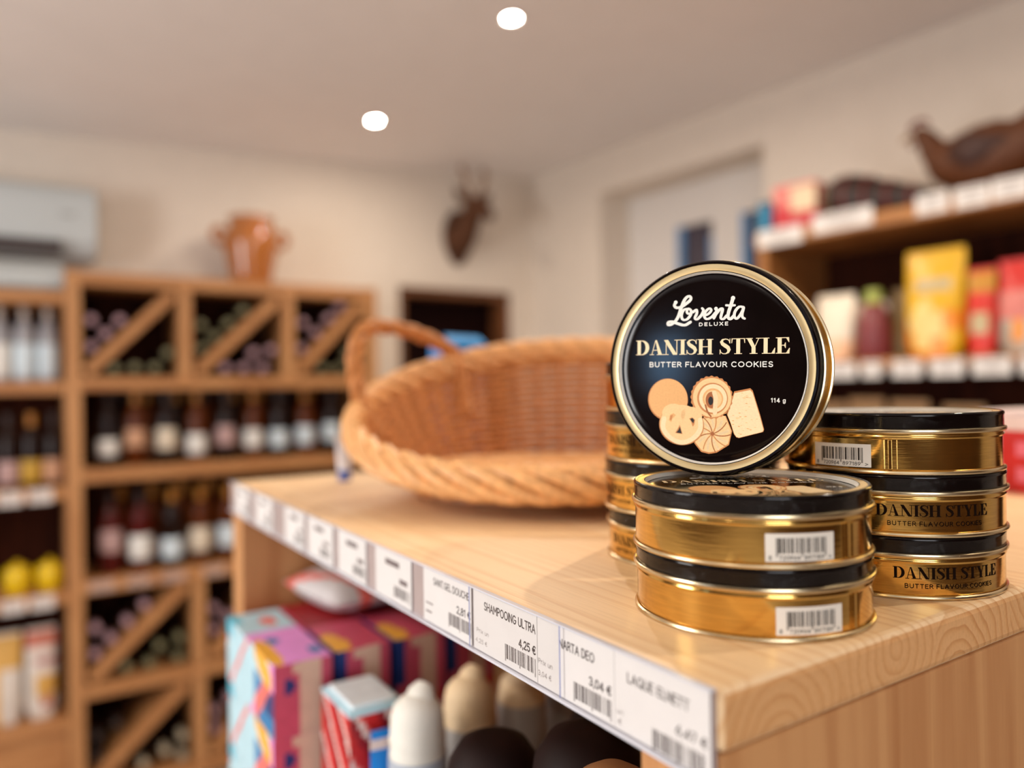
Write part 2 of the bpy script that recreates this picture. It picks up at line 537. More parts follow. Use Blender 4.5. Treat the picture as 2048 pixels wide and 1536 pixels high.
def sans_box(mb, s, x0, x1, y0, y1, wt=.15, track=.26, mat=0, z=0.0):
    """stroke lettering fitted between x0 and x1, capitals from y0 to y1; wt = stroke width / cap height"""
    h = y1 - y0; wd = wt * h
    adv = []; x = 0.0
    for ch in s:
        if ch == ' ':
            x += .42; continue
        w_, st = SANS[ch]
        adv.append((x, st)); x += w_ + track
    tot = x - track
    sx = (x1 - x0 - wd) / tot; hh = h - wd
    k = 0
    for ax, st in adv:
        for pl in st:
            P = [Vector((x0 + wd / 2 + (ax + p[0]) * sx, y0 + wd / 2 + p[1] * hh, 0)) for p in pl]
            for i in range(len(P) - 1):
                t = P[i + 1] - P[i]
                if t.length < 1e-9: continue
                t.normalize(); n = Vector((-t.y, t.x, 0)) * wd / 2
                e0 = t * (wd / 2 if i == 0 else 0); e1 = t * (wd / 2 if i == len(P) - 2 else 0)
                zz = z + (k % 4) * 1.5e-6; k += 1
                mb.poly([(q.x, q.y, zz) for q in (P[i] - e0 + n, P[i] - e0 - n, P[i + 1] + e1 - n, P[i + 1] + e1 + n)], mat)
            for i in range(1, len(P) - 1):
                zz = z + 6e-6
                mb.poly([(P[i].x + wd / 2 * math.cos(q * PI / 4), P[i].y + wd / 2 * math.sin(q * PI / 4), zz) for q in range(8)], mat)
    return mb

# didone capitals, cap height 1
def didone(word):
    out = []; x = 0.0
    h = .045
    def ser(a, b, y):
        return [(a, y), (b, y), (b, y + h), (a, y + h)]
    def stem(a, b):
        return [(a, 0), (b, 0), (b, 1), (a, 1)]
    def strip(pts):
        polys = []
        L = []; R = []
        for i, (px, py, wd) in enumerate(pts):
            q0 = pts[max(i - 1, 0)]; q1 = pts[min(i + 1, len(pts) - 1)]
            tx, ty = q1[0] - q0[0], q1[1] - q0[1]; l = math.hypot(tx, ty) or 1
            nx, ny = -ty / l, tx / l
            L.append((px + nx * wd / 2, py + ny * wd / 2)); R.append((px - nx * wd / 2, py - ny * wd / 2))
        for i in range(len(pts) - 1):
            polys.append([L[i], R[i], R[i + 1], L[i + 1]])
        return polys
    G = {}
    G['I'] = (.40, [stem(.09, .31), ser(0, .40, 0), ser(0, .40, 1 - h)])
    G['H'] = (.94, [stem(.09, .31), stem(.63, .85), ser(0, .40, 0), ser(0, .40, 1 - h), ser(.54, .94, 0), ser(.54, .94, 1 - h), ser(.3, .64, .48)])
    bowl = []
    for i in range(17):
        t = PI / 2 - PI * i / 16
        bowl.append(((.40 + .46 * math.cos(t), .5 + .5 * math.sin(t)), (.34 + .28 * math.cos(t), .5 + .455 * math.sin(t))))
    dp = [[bowl[i][0], bowl[i][1], bowl[i + 1][1], bowl[i + 1][0]] for i in range(16)]
    G['D'] = (.88, [stem(.09, .31), ser(0, .42, 0), ser(0, .42, 1 - h)] + dp)
    G['A'] = (.90, [[(.36, 1), (.46, 1), (.80, 0), (.56, 0)], [(.36, 1), (.40, 1), (.16, 0), (.11, 0)], ser(.2, .62, .30), ser(0, .28, 0), ser(.46, .92, 0)])
    G['N'] = (.96, [[(.12, 0), (.17, 0), (.17, 1), (.12, 1)], [(.0, 1), (.26, 1), (.84, 0), (.79, 0), (.58, .0)], [(.79, 0), (.84, 0), (.84, 1), (.79, 1)], ser(0, .30, 0), ser(.66, .97, 1 - h)])
    s_pts = [(.60, .72, .03), (.585, .84, .05), (.50, .945, .06), (.36, .975, .06), (.20, .93, .11), (.13, .80, .19), (.20, .66, .22), (.36, .54, .24), (.51, .42, .23), (.57, .28, .20), (.52, .12, .13), (.38, .03, .06), (.22, .03, .05), (.10, .12, .05), (.06, .29, .03)]
    G['S'] = (.68, strip(s_pts) + [[(.60, 1), (.64, 1), (.635, .68), (.595, .70)], [(.03, 0), (.065, 0), (.085, .28), (.03, .32)]])
    G['T'] = (.80, [stem(.29, .51), ser(.02, .78, 1 - h), ser(.18, .62, 0), [(.02, 1), (.09, 1), (.045, .70), (.01, .70)], [(.78, 1), (.71, 1), (.755, .70), (.79, .70)]])
    G['Y'] = (.90, [[(.06, 1), (.31, 1), (.56, .42), (.34, .42)], [(.72, 1), (.77, 1), (.54, .42), (.49, .42)], [(.34, 0), (.56, 0), (.56, .43), (.34, .43)], ser(0, .40, 1 - h), ser(.58, .90, 1 - h), ser(.23, .67, 0)])
    G['L'] = (.74, [stem(.09, .31), ser(0, .40, 1 - h), ser(0, .70, 0), [(.70, 0), (.72, .36), (.69, .36), (.52, .045), (.52, 0)]])
    G['E'] = (.78, [stem(.09, .31), ser(0, .70, 1 - h), ser(0, .72, 0), ser(.3, .52, .49), [(.72, 0), (.745, .34), (.715, .34), (.55, .045), (.55, 0)], [(.70, 1), (.715, .70), (.685, .70), (.55, .955), (.55, 1)], [(.50, .34), (.53, .34), (.53, .68), (.50, .68), (.44, .52), (.44, .50)]])
    for ch in word:
        if ch == ' ':
            x += .34; continue
        wd, polys = G[ch]
        out += [[(p[0] + x, p[1]) for p in pl] for pl in polys]
        x += wd + .015
    return out, x - .015

def didone_box(mb, word, x0, x1, y0, y1, mat=0, z=0):
    pl, wd = didone(word)
    for k, p in enumerate(pl):
        mb.poly([(x0 + q[0] / wd * (x1 - x0), y0 + q[1] * (y1 - y0), z + (k % 5) * 2e-6) for q in p], mat)
    return mb

def catmull(pts, n=8):
    P = [Vector(p) for p in pts]; out = []
    for i in range(len(P) - 1):
        a = P[i - 1] if i else P[0] * 2 - P[1]; b = P[i]; c = P[i + 1]; d = P[i + 2] if i + 2 < len(P) else P[-1] * 2 - P[-2]
        for k in range(n):
            t = k / n
            out.append(.5 * ((2 * b) + (c - a) * t + (2 * a - 5 * b + 4 * c - d) * t * t + (3 * b - a - 3 * c + d) * t ** 3))
    out.append(P[-1])
    return out

def brush(mb, pts, w0, w1, z, mat=0, slant=1.0):
    """script stroke: broad on the down-strokes (w1), thin on the others (w0), round ends"""
    P = catmull([(p[0], p[1], 0) for p in pts], 7)
    for i, p in enumerate(P):
        t = (P[min(i + 1, len(P) - 1)] - P[max(i - 1, 0)])
        t = t.normalized() if t.length else Vector((1, 0, 0))
        wd = w0 + (w1 - w0) * min(1, abs(t.y) * 1.05)
        p.z = wd
    for i in range(len(P) - 1):
        a, b = P[i], P[i + 1]
        t = Vector((b.x - a.x, b.y - a.y, 0))
        if t.length < 1e-6: continue
        t.normalize(); n = Vector((-t.y, t.x, 0))
        va = Vector((a.x, a.y, 0)); vb = Vector((b.x, b.y, 0))
        zz = z + (i % 3) * 2e-6
        mb.poly([tuple(va + n * a.z / 2)[:2] + (zz,), tuple(va - n * a.z / 2)[:2] + (zz,), tuple(vb - n * b.z / 2)[:2] + (zz,), tuple(vb + n * b.z / 2)[:2] + (zz,)], mat)
    for p in P:
        mb.poly([(p.x + p.z / 2 * math.cos(k * PI / 5), p.y + p.z / 2 * math.sin(k * PI / 5), z + 8e-6) for k in range(10)], mat)
    return mb

def ean_bars(code):
    Lc = ['0001101', '0011001', '0010011', '0111101', '0100011', '0110001', '0101111', '0111011', '0110111', '0001011']
    Gc = [''.join('1' if c == '0' else '0' for c in l)[::-1] for l in Lc]
    Rc = [''.join('1' if c == '0' else '0' for c in l) for l in Lc]
    par = ['LLLLLL', 'LLGLGG', 'LLGGLG', 'LLGGGL', 'LGLLGG', 'LGGLLG', 'LGGGLL', 'LGLGLG', 'LGLGGL', 'LGGLGL'][int(code[0])]
    s = '101' + ''.join((Lc if par[i] == 'L' else Gc)[int(code[i + 1])] for i in range(6)) + '01010' + ''.join(Rc[int(c)] for c in code[7:]) + '101'
    out = []; i = 0
    while i < len(s):
        if s[i] == '1':
            j = i
            while j < len(s) and s[j] == '1': j += 1
            guard = i < 3 or i > 91 or 45 <= i < 50
            out.append((i / 95, j / 95, guard)); i = j
        else:
            i += 1
    return out

def barcode(mb, code, x0, x1, y0, y1, drop, z=0, mat=0):
    for a, b, g in ean_bars(code):
        xa, xb = x0 + a * (x1 - x0), x0 + b * (x1 - x0)
        yb = y0 - (drop if g else 0)
        mb.poly([(xa, yb, z), (xb, yb, z), (xb, y1, z), (xa, y1, z)], mat)
    return mb

# ------------------------------------------------------------------ the room
s = MB(); s.box((0, 1, FLOOR - .05), (7, 8, .1)); struct('floor', s, M_FLOOR)
def wallbox(x0, y0, x1, y1, z0=FLOOR - .1, z1=2.95):
    return MB().box(((x0 + x1) / 2, (y0 + y1) / 2, (z0 + z1) / 2), (x1 - x0, y1 - y0, z1 - z0))
# back wall with the doorway
DX0, DX1, DZ = 1.628, 2.332, 2.02
s = MB()
for a in ((-2.6, 3.6, DX0, 3.85, FLOOR - .1, 2.95), (DX1, 3.6, 2.80, 3.85, FLOOR - .1, 2.95), (DX0, 3.6, DX1, 3.85, DZ, 2.95)):
    x0, y0, x1, y1, z0, z1 = a
    s.box(((x0 + x1) / 2, (y0 + y1) / 2, (z0 + z1) / 2), (x1 - x0, y1 - y0, z1 - z0))
struct('wall_back', s, M_WALL)
s = MB(); s.box((-2.5, .6, 1.4), (.2, 6.4, 3.1))
M_DARKWALL = pine('dark_unseen_wall', rgb(92, 66, 46), rgb(66, 44, 30), (6, 6, .6), .6)  # unseen walls made dark to deepen reflections in the gold tins
struct('wall_left', s, M_DARKWALL)
s = MB(); s.box((0, -2.3, 1.4), (6.4, .2, 3.1))
struct('wall_front', s, M_DARKWALL)
# right wall, turned a few degrees, with the deep window recess
RW = math.atan(.086)
def rw(sdist, out, z):      # along the wall from the back corner towards the camera, out = behind the face
    d = Vector((math.sin(RW), -math.cos(RW), 0)); n = Vector((math.cos(RW), math.sin(RW), 0))
    p = Vector((2.474, 3.6, 0)) + d * sdist + n * out
    return (p.x, p.y, z)
def rwbox(mb, s0, s1, o0, o1, z0, z1, mat=0):
    c = rw((s0 + s1) / 2, (o0 + o1) / 2, (z0 + z1) / 2)
    return mb.box(c, (o1 - o0, s1 - s0, z1 - z0), rz=RW, mat=mat)
WS0, WS1, WZ0, WZ1 = .58, 1.553, .95, 2.487
s = MB()
rwbox(s, -.3, WS0, 0, .34, FLOOR - .1, 2.95); rwbox(s, WS1, 6.2, 0, .34, FLOOR - .1, 2.95)
rwbox(s, WS0, WS1, 0, .34, WZ1, 2.95); rwbox(s, WS0, WS1, 0, .34, FLOOR - .1, WZ0)
struct('wall_right', s, M_WALL)
# ceiling: slopes gently down to the left
s = MB()
vs = []
for z in (0, .1):
    for x, y in ((-2.7, -2.5), (3.3, -2.5), (3.3, 4.0), (-2.7, 4.0)):
        vs.append((x, y, ceil_z(x) + z))
s.add(vs, [(0, 1, 2, 3), (7, 6, 5, 4), (0, 4, 5, 1), (1, 5, 6, 2), (2, 6, 7, 3), (3, 7, 4, 0)])
struct('ceiling', s, M_CEIL)

# doorway: added dark door stands in for the unlit opening, brown jamb
M_DOORDARK = pm('doorway_darkness', rgb(24, 6, 5), .85, var=.15, spec=.1)
M_JAMB = pm('brown_jamb', rgb(120, 74, 42), .5, var=.15, scale=(20, 20, 2))
dr = tag(mk('doorway_fill', MB().box((1.98, 3.78, .95), (.66, .04, 2.14)), M_DOORDARK, bevel=.003), kind='structure')
s = MB()
for px, pz, hh in ((1.98, .4, .75), (1.98, 1.45, .85)):
    s.box((px, 3.757, pz), (.42, .012, hh))
mk('door_panel', s, M_DOORDARK, dr, bevel=.004)
mk('door_handle', MB().lathe([(0, 0), (.012, 0), (.012, .04), (.026, .045), (.026, .07), (0, .075)], 20, axis='y').xf(lambda p: Vector((p.x + 2.26, 3.76 - p.y, p.z + .9))), pm('door_brass', rgb(170, 130, 70), .3, metal=1), dr)
s = MB()
for x in (DX0 + .02, DX1 - .02):
    s.box((x, 3.72, .94), (.04, .2, 2.12))
s.box((1.98, 3.72, DZ - .02), (.70, .2, .04))
struct('trim_1', s, M_JAMB)

# window in the right wall recess
M_FRAME = pm('window_frame_paint', rgb(226, 222, 218), .5, var=.02)
M_GLASS = pm('evening_window_glass', rgb(70, 66, 82), .12, var=.5, scale=(2, 2, 2), noise_scale=1.5, spec=.6)
M_GLASSB = pm('blue_window_edge', rgb(96, 148, 200), .15, var=.2, scale=(2, 2, 2))
s = MB()
# frame boards leave two glazed lights
rwbox(s, WS0, .905, .215, .265, WZ0, WZ1); rwbox(s, 1.125, 1.285, .215, .265, WZ0, WZ1); rwbox(s, 1.50, WS1, .215, .265, WZ0, WZ1)
rwbox(s, .905, 1.125, .215, .265, 2.275, WZ1); rwbox(s, 1.285, 1.50, .215, .265, 2.275, WZ1)
rwbox(s, .905, 1.125, .215, .265, WZ0, WZ0 + .1); rwbox(s, 1.285, 1.50, .215, .265, WZ0, WZ0 + .1)
wf = tag(mk('window_1', s, M_FRAME, bevel=.004), kind='structure')
for a, b in ((.905, 1.125), (1.285, 1.50)):
    s = MB(); rwbox(s, a - .01, b + .01, .24, .25, WZ0 + .05, 2.285); mk('pane', s, M_GLASS, wf)
    s = MB(); rwbox(s, a, a + .035, .222, .238, WZ0 + .1, 2.275); rwbox(s, b - .022, b, .222, .238, WZ0 + .1, 2.2); mk('glazing_strip', s, M_GLASSB, wf)
s = MB(); rwbox(s, WS0 - .02, WS1 + .02, -.03, .2, WZ0 - .03, WZ0); mk('sill', s, M_FRAME, wf, bevel=.004)

# skirting
s = MB(); s.box((.06, 3.59, FLOOR + .05), (3.1, .02, .1)); struct('baseboard_back', s, M_FRAME)
s = MB(); rwbox(s, .05, 5.0, -.012, 0, FLOOR, FLOOR + .1); struct('baseboard_right', s, M_FRAME)

# unseen windows, front and small blue ones added for fill and lid reflection
def plain_window(name, c, w_, h_, along):
    s = MB(); t = .05
    for sx in (-1, 1):
        s.box((sx * (w_ / 2 + t / 2), 0, 0), (t, .04, h_ + 2 * t))
        s.box((0, 0, sx * (h_ / 2 + t / 2)), (w_, .04, t))
    s.box((0, 0, 0), (.03, .035, h_))
    o = tag(mk(name, s, M_FRAME, loc=c, rz=along, bevel=.003), kind='structure')
    mk('pane', MB().box((0, .012, 0), (w_ + .02, .008, h_ + .02)), pm('day_glass_' + name, rgb(190, 205, 225), .1), o)
plain_window('unseen_front_window', (-.75, -2.18, 1.5), 1.2, 1.4, 0)
plain_window('window_3', (-2.38, 1.45, 1.60), .90, 1.30, PI / 2)
plain_window('unseen_blue_window', (-2.38, .32, 1.58), .18, .26, PI / 2)

# recessed ceiling downlights
M_LAMP = glow('lamp_lens', (1.0, .93, .80), 160)
M_LAMPRING = pm('lamp_ring', rgb(226, 216, 205), .4, var=.02)
d0 = None
dl = ['round recessed ceiling light at the top middle of the picture', 'round recessed ceiling light further back, left of the top middle one']
for i, (x, y, k) in enumerate(SPOTS):
    lab = dl[i] if i < 2 else 'recessed ceiling light added out of the picture for fill light'
    if d0 is None:
        d0 = thing('ceiling_downlight', lab, 'ceiling light', group='recessed ceiling lights')
        mk('ring', MB().lathe([(.022, -.001), (.030, -.004), (.034, 0), (.034, .006), (.022, .006), (.022, -.001)], 32), M_LAMPRING, d0)
        mk('lens', MB().lathe([(0, -.0005), (.0215, -.0005), (.0215, .004), (0, .004)], 32), M_LAMP, d0)
        o = d0
        o.location = (x, y, ceil_z(x) - .003)
    else:
        o = dup(d0, (x, y, ceil_z(x) - .003), None, lab)
    o.rotation_euler = (0, -math.atan(.062), 0)

# ------------------------------------------------------------------ display counter
CX0, CX1, CY0, CY1, CT = .2345, 1.02, .2095, 1.087, 1.35
cnt = thing('display_counter', 'pine shop counter with thick board top, front price rail and a product shelf underneath', 'counter', (CX0, CY0, FLOOR))
def cl(mb):
    return mb.xf(lambda p: p - Vector((CX0, CY0, FLOOR)))
M_TOPO = mk('top_board', MB().box(((CX1 - CX0) / 2, (CY1 - CY0) / 2, -.0135), (CX1 - CX0, CY1 - CY0, .027)), M_TOP, cnt, loc=(0, 0, CT - FLOOR), bevel=.0045, segs=3)
PT = .05
def vpanel(x0, y0, x1, y1, z0, z1):
    return cl(MB().box(((x0 + x1) / 2, (y0 + y1) / 2, (z0 + z1) / 2), (x1 - x0, y1 - y0, z1 - z0)))
ZT = CT - .027
mk('end_panel', vpanel(CX0 + .001, CY0 + .0015, CX1 - .003, CY0 + PT, FLOOR, ZT), M_PANEL, cnt, bevel=.0015)
mk('end_panel', vpanel(CX0 + .001, CY1 - PT, CX1 - .003, CY1 - .0015, FLOOR, ZT), M_PANEL, cnt, bevel=.0015)
mk('middle_panel', vpanel(.615, CY0 + PT, .635, CY1 - PT, FLOOR, ZT), M_PANEL, cnt)
SHZ = .965
for zz in (SHZ, .45, .0):
    mk('shelf_board', vpanel(CX0 + .004, CY0 + PT, .615, CY1 - PT, zz - .022, zz), M_PANEL, cnt, bevel=.001)
    mk('shelf_board', vpanel(.635, CY0 + PT, CX1 - .004, CY1 - PT, zz - .022, zz), M_PANEL, cnt, bevel=.001)
mk('plinth', vpanel(CX0 + .03, CY0 + PT, CX1 - .03, CY1 - PT, FLOOR, -.022), M_PANEL, cnt)

# price rail on the counter's front edge
RX = .2335
rail = thing('price_rail', 'clear plastic price rail fixed along the front edge of the pine counter', 'price rail', (RX, CY1, CT))
s = MB(); s.box((.0005, -(CY1 - CY0) / 2 + .001, -.0192), (.0008, CY1 - CY0 - .004, .0384)); mk('backing', s, M_RAIL, rail)
s = MB()
s.box((-.0015, -(CY1 - CY0) / 2, -.0388), (.0042, CY1 - CY0 - .004, .0014)); s.box((-.0012, -(CY1 - CY0) / 2, .0004), (.0036, CY1 - CY0 - .004, .0010))
mk('lip', s, pm('rail_lip', rgb(214, 216, 226), .2, var=.03, spec=.7), rail, bevel=.0003)
def pocket(y0, y1):
    s = MB(); s.box((-.0032, (y0 + y1) / 2 - CY1, -.0185), (.0003, abs(y1 - y0), .0372)); return mk('clear_cover', s, M_POCKET, rail)
pocket(.4090, .3145)
s = MB(); s.box((-.0032, .3142 - CY1, -.0185), (.0004, .0006, .0372)); s.box((-.0032, .4093 - CY1, -.0185), (.0004, .0006, .0372))
mk('cover_edge', s, pm('bluish_plastic_edge', rgb(150, 158, 200), .2), rail)

# paper price tags (things of their own, standing in the rail)
def price_tag(y0, y1, label, lines, bars=None, dx=0.0, edge=True):
    """y0 = left end (far), y1 = right end (near); coordinates on the rail: x' = y0 - Y (m), z below the top"""
    t = thing('price_tag', label, 'price tag', (RX - .0009 - dx, y0, CT), group='price tags in the counter rail')
    def face(mb):       # (x', z) plane -> facing -X
        return mb.xf(lambda p: Vector((-.00018 - p.z, -p.x, p.y)))
    mk('paper', MB().box((0, -(y0 - y1) / 2, -.0192), (.0003, y0 - y1, .0366)), M_PAPER, t)
    if lines:
        s = MB()
        for st, a, b, zb, zt, bold, small in lines:
            if st == '-':
                s.poly([(a, zb, 0), (b, zb, 0), (b, zt, 0), (a, zt, 0)], small)
            else:
                sans_box(s, st, a, b, zb, zt, .12 + bold * 2.2, .24, small)
        mk('lettering', face(s), [M_TAGINK, M_TAGGREY], t, fixn=False)
    if bars:
        s = MB(); a, b, zb, zt, code = bars
        barcode(s, code, a, b, zb, zt, .0015)
        mk('barcode', face(s), M_TAGINK, t, fixn=False)
    return t
mm = .001
def tagl(y0, *L):
    return [(st, (y0 - a) * mm, (y0 - b) * mm, zb * mm, zt * mm, bo, sm) for st, a, b, zb, zt, bo, sm in L]
def tagb(y0, a, b, zb, zt, code):
    return ((y0 - a) * mm, (y0 - b) * mm, zb * mm, zt * mm, code)
price_tag(.4078, .3380, 'white price tag reading SHAMPOOING ULTRA 4,25 € in the counter rail',
          tagl(407.8, ('SHAMPOOING ULTRA', 394.6, 339.3, -11.3, -6.0, .012, 0), ('4,25 €', 356.5, 339.3, -23.0, -17.9, .022, 0),
               ('Prix un', 404.0, 389.7, -26.6, -24.0, 0, 1), ('4,25 €', 405.4, 391.6, -33.0, -30.3, 0, 1)), tagb(407.8, 371.2, 339.5, -33.5, -25.0, '3600550123456'))
price_tag(.3375, .2735, 'white price tag reading NARTA DEO 3,04 € between the shampoo and the hair spray tags',
          tagl(337.5, ('NARTA DEO', 317.5, 288.3, -12.0, -7.0, .012, 0), ('3,04 €', 292.8, 275.8, -24.0, -19.2, .022, 0),
               ('Prix un', 336.9, 323.8, -26.0, -23.2, 0, 1), ('3,04 €', 337.1, 324.8, -32.6, -29.7, 0, 1)), tagb(337.5, 305.4, 275.8, -34.5, -26.0, '3600551122334'))
price_tag(.2732, .2136, 'white price tag reading LAQUE ELNETT 6,47 € at the near end of the counter rail',
          tagl(273.2, ('LAQUE ELNETT', 264.2, 225.3, -13.3, -8.4, .010, 0), ('6,47 €', 233.4, 215.5, -25.5, -21.0, .018, 0),
               ('un', 272.0, 267.4, -30.0, -27.6, 0, 1), ('€', 271.0, 268.6, -35.0, -32.2, 0, 1)), tagb(273.2, 248.0, 217, -37.0, -28.4, '3600552233445'))
price_tag(.4784, .4105, 'white price tag reading GEL DOUCHE 2,81 €, left of the shampoo tag',
          tagl(478.4, ('SANT.GEL DOUCHE', 462.9, 412.9, -10.2, -5.2, .010, 0), ('2,81 €', 430.0, 411.7, -22.0, -16.8, .018, 0),
               ('-', 475, 464, -25.0, -24.0, 0, 1), ('-', 475, 466, -31.0, -29.8, 0, 1)), tagb(478.4, 441.3, 411.0, -32.0, -23.8, '3600553344556'))
far = [(.5659, .4988, 'left of the GEL DOUCHE tag, fifth from the near end'), (.6519, .5864, 'sixth from the near end of the counter rail'),
       (.7390, .6665, 'seventh from the near end of the counter rail'), (.8203, .7530, 'eighth from the near end of the counter rail'),
       (.9440, .8720, 'second from the far end of the counter rail'), (1.0500, .9817, 'at the far end of the counter rail')]
for y0, y1, lb in far:
    k = y0 * 1000
    price_tag(y0, y1, 'blurred white price tag, ' + lb,
              tagl(k, ('-', k - 20, k - 46, -11, -6.5, 0, 1), ('-', k - 46, k - 60, -22, -18, 0, 1)), tagb(k, k - 36, k - 64, -33, -25, '3600554455667'))

# ------------------------------------------------------------------ cookie tins
H = .0356
def mmp(*pts):
    return [(r * .001, z * .001) for r, z in pts]
SEG = 128
ME = {}
ME['body'] = MB().lathe(mmp((0, 1.0), (60.5, 1.0), (62.4, 2.4), (62.7, 3.2), (62.7, 20.3), (62.9, 20.9), (63.3, 21.5), (63.35, 22.0), (63.0, 22.6), (62.9, 23.2), (63.2, 23.9)), SEG).mesh('body', M_GOLD)
ME['bead'] = MB().lathe(mmp((63.0, 23.7), (64.2, 24.0), (64.6, 24.6), (64.7, 25.4), (64.5, 26.1), (63.8, 26.5), (62.9, 26.3), (63.0, 23.7)), SEG).mesh('bead', M_RIM)
ME['rim'] = MB().lathe(mmp((60.3, .9), (61.5, .25), (63.0, 0), (64.0, .35), (64.4, 1.2), (64.1, 2.1), (63.2, 2.6), (62.5, 2.4), (60.3, .9)), SEG).mesh('base_rim', M_RIM)
ME['lid'] = MB().lathe(mmp((63.0, 26.4), (63.15, 26.7), (63.15, 32.9), (63.45, 33.4), (63.5, 34.3), (63.2, 35.1), (62.4, 35.6), (61.4, 35.45), (61.2, 35.1), (57.5, 34.95), (57.3, 35.2), (57.0, 35.1), (56.7, 33.2), (56.6, 32.75), (55.6, 32.6), (54.6, 32.75), (53.6, 33.0), (50, 33.1), (25, 33.2), (0, 33.2)), SEG).mesh('lid', M_BLACK)
ME['ring'] = MB().lathe(mmp((61.15, 35.12), (61.2, 35.30), (60.0, 35.12), (58.6, 35.08), (57.5, 35.22), (57.45, 35.0)), SEG).mesh('gold_ring', M_LIDGOLD)
ME['line'] = MB().lathe(mmp((56.98, 35.05), (57.0, 35.15), (56.85, 35.1), (56.5, 33.3), (56.1, 32.95), (56.1, 32.8)), SEG).mesh('white_line', pm('white_lid_line', rgb(246, 240, 226), .3, var=.02))
s = MB(); s.box((0, .06275, .0118), (.0022, .0012, .0172)); s.box((.0030, .06272, .0118), (.0008, .0010, .0172)); s.box((-.0036, .06272, .0118), (.0006, .0008, .0172))
ME['seam'] = s.mesh('seam', M_GOLD, bevel=.0003)

def wrap(r):
    """flat (x along the wall, y = height) -> round the tin, centre at local -Y, reading left to right from outside"""
    def f(p):
        a = -PI / 2 + p.x / r
        rr = r + p.z
        return Vector((rr * math.cos(a), rr * math.sin(a), p.y))
    return f
RB = .0627
s = MB()
didone_box(s, 'DANISH STYLE', -.0325, .0325, .0120, .0186)
s.slice_x(.0025)
ME['side_a'] = s.xf(wrap(RB + .00010)).mesh('side_lettering', M_INK, fixn=False)
s = MB()
sans_box(s, 'BUTTER FLAVOUR COOKIES', -.0265, .0275, .0066, .0092, .15, .34)
s.slice_x(.0025)
ME['side_b'] = s.xf(wrap(RB + .00010)).mesh('side_line', M_INK, fixn=False)
s = MB(); s.grid(lambda u, v: Vector((-.0175 + .035 * u, .0038 + .0135 * v, 0)), 24, 2)
s.grid(lambda u, v: Vector((-.0175 + .035 * u, .0038 + .0135 * v, -.00018)), 24, 2)
ME['stick'] = s.xf(wrap(RB + .00022)).mesh('barcode_sticker', M_STICK, fixn=False)
s = MB(); barcode(s, '8720964897189', -.0125, .0130, .0078, .0152, .0016)
s.slice_x(.003); ME['bars'] = s.xf(wrap(RB + .00030)).mesh('bars', M_INK, fixn=False)
s = MB(); sans_box(s, '8', -.0160, -.0146, .0046, .0068, .13); sans_box(s, '720964', -.0112, -.0008, .0046, .0068, .13); sans_box(s, '897189', .0013, .0118, .0046, .0068, .13); sans_box(s, '>', .0142, .0160, .0046, .0066, .13)
s.slice_x(.003); ME['digits'] = s.xf(wrap(RB + .00030)).mesh('digits', M_INK, fixn=False)
# crinkled clear sealing film over the joint of lid and body
rr = random.Random(3)
NF = 150
wr = [[rr.gauss(0, 1) for _ in range(NF)] for _ in range(7)]
def filmp(u, v):
    i = int(round(u * NF)) % NF; j = int(round(v * 6))
    zz = [.0212, .0235, .0254, .0268, .0285, .0305, .0322][j]
    base = [.0634, .0643, .06475, .0643, .0637, .0635, .0634][j]
    k = wr[j][i] * (.00012 if j in (2, 3) else .00017)
    a = 2 * PI * u
    zj = zz + (.0009 * math.sin(a * 7 + j) + .0006 * wr[j][i]) * (1 if j in (0, 6) else .2)
    return Vector(((base + min(abs(k), .00035)) * math.cos(a), (base + min(abs(k), .00035)) * math.sin(a), zj))
ME['film'] = MB().grid(filmp, NF, 6, wrap=True).mesh('sealing_film', M_FILM, fixn=False)

# lid print --------------------------------------------------------------
ZF = .03330
S_L = [(-20.314, 39.88), (-21.146, 38.018), (-19.535, 36.615), (-16.559, 37.097), (-13.618, 38.849), (-10.946, 41.07), (-11.109, 42.816), (-12.676, 43.039), (-14.624, 41.256), (-16.8, 36.399), (-18.394, 31.729), (-20.457, 28.481), (-23.197, 26.571), (-25.063, 26.488), (-24.975, 27.919), (-22.459, 28.216), (-18.947, 27.005), (-14.48, 25.915), (-10.82, 27.679)]
S_o = [(-12.117, 35.72), (-15.059, 35.141), (-16.513, 32.129), (-15.745, 29.358), (-13.038, 29.403), (-10.62, 32.368), (-10.888, 34.962), (-12.605, 35.506), (-13.176, 33.647), (-11.844, 32.652), (-9.415, 33.727)]
S_v = [(-9.172, 33.717), (-7.244, 34.806), (-6.982, 32.691), (-8.166, 29.93), (-6.707, 29.175), (-4.083, 31.643), (-2.912, 34.387), (-3.785, 35.588)]
S_e = [(-2.403, 31.113), (0.206, 32.17), (1.845, 34.185), (0.651, 35.254), (-1.472, 33.63), (-2.4, 30.88), (-0.953, 29.108), (1.884, 30.023), (4.45, 32.691)]
S_n = [(4.662, 34.986), (5.14, 34.044), (4.134, 31.322), (3.401, 29.274), (4.693, 31.76), (7.238, 34.643), (8.634, 34.583), (7.965, 31.63), (7.615, 29.35), (9.155, 28.744), (11.217, 30.816)]
S_t = [(14.704, 40.683), (13.463, 36.422), (12.124, 32.378), (11.92, 29.648), (13.31, 28.594), (15.578, 30.647)]
S_tb = [(10.698, 36.686), (13.234, 36.432), (15.75, 36.452)]
S_a = [(20.746, 35.183), (18.26, 35.386), (16.012, 32.9), (15.585, 29.965), (16.964, 28.643), (18.985, 30.741), (20.537, 33.614), (20.974, 34.948), (20.105, 31.6), (20.353, 29.333), (21.622, 28.474)]
s = MB()
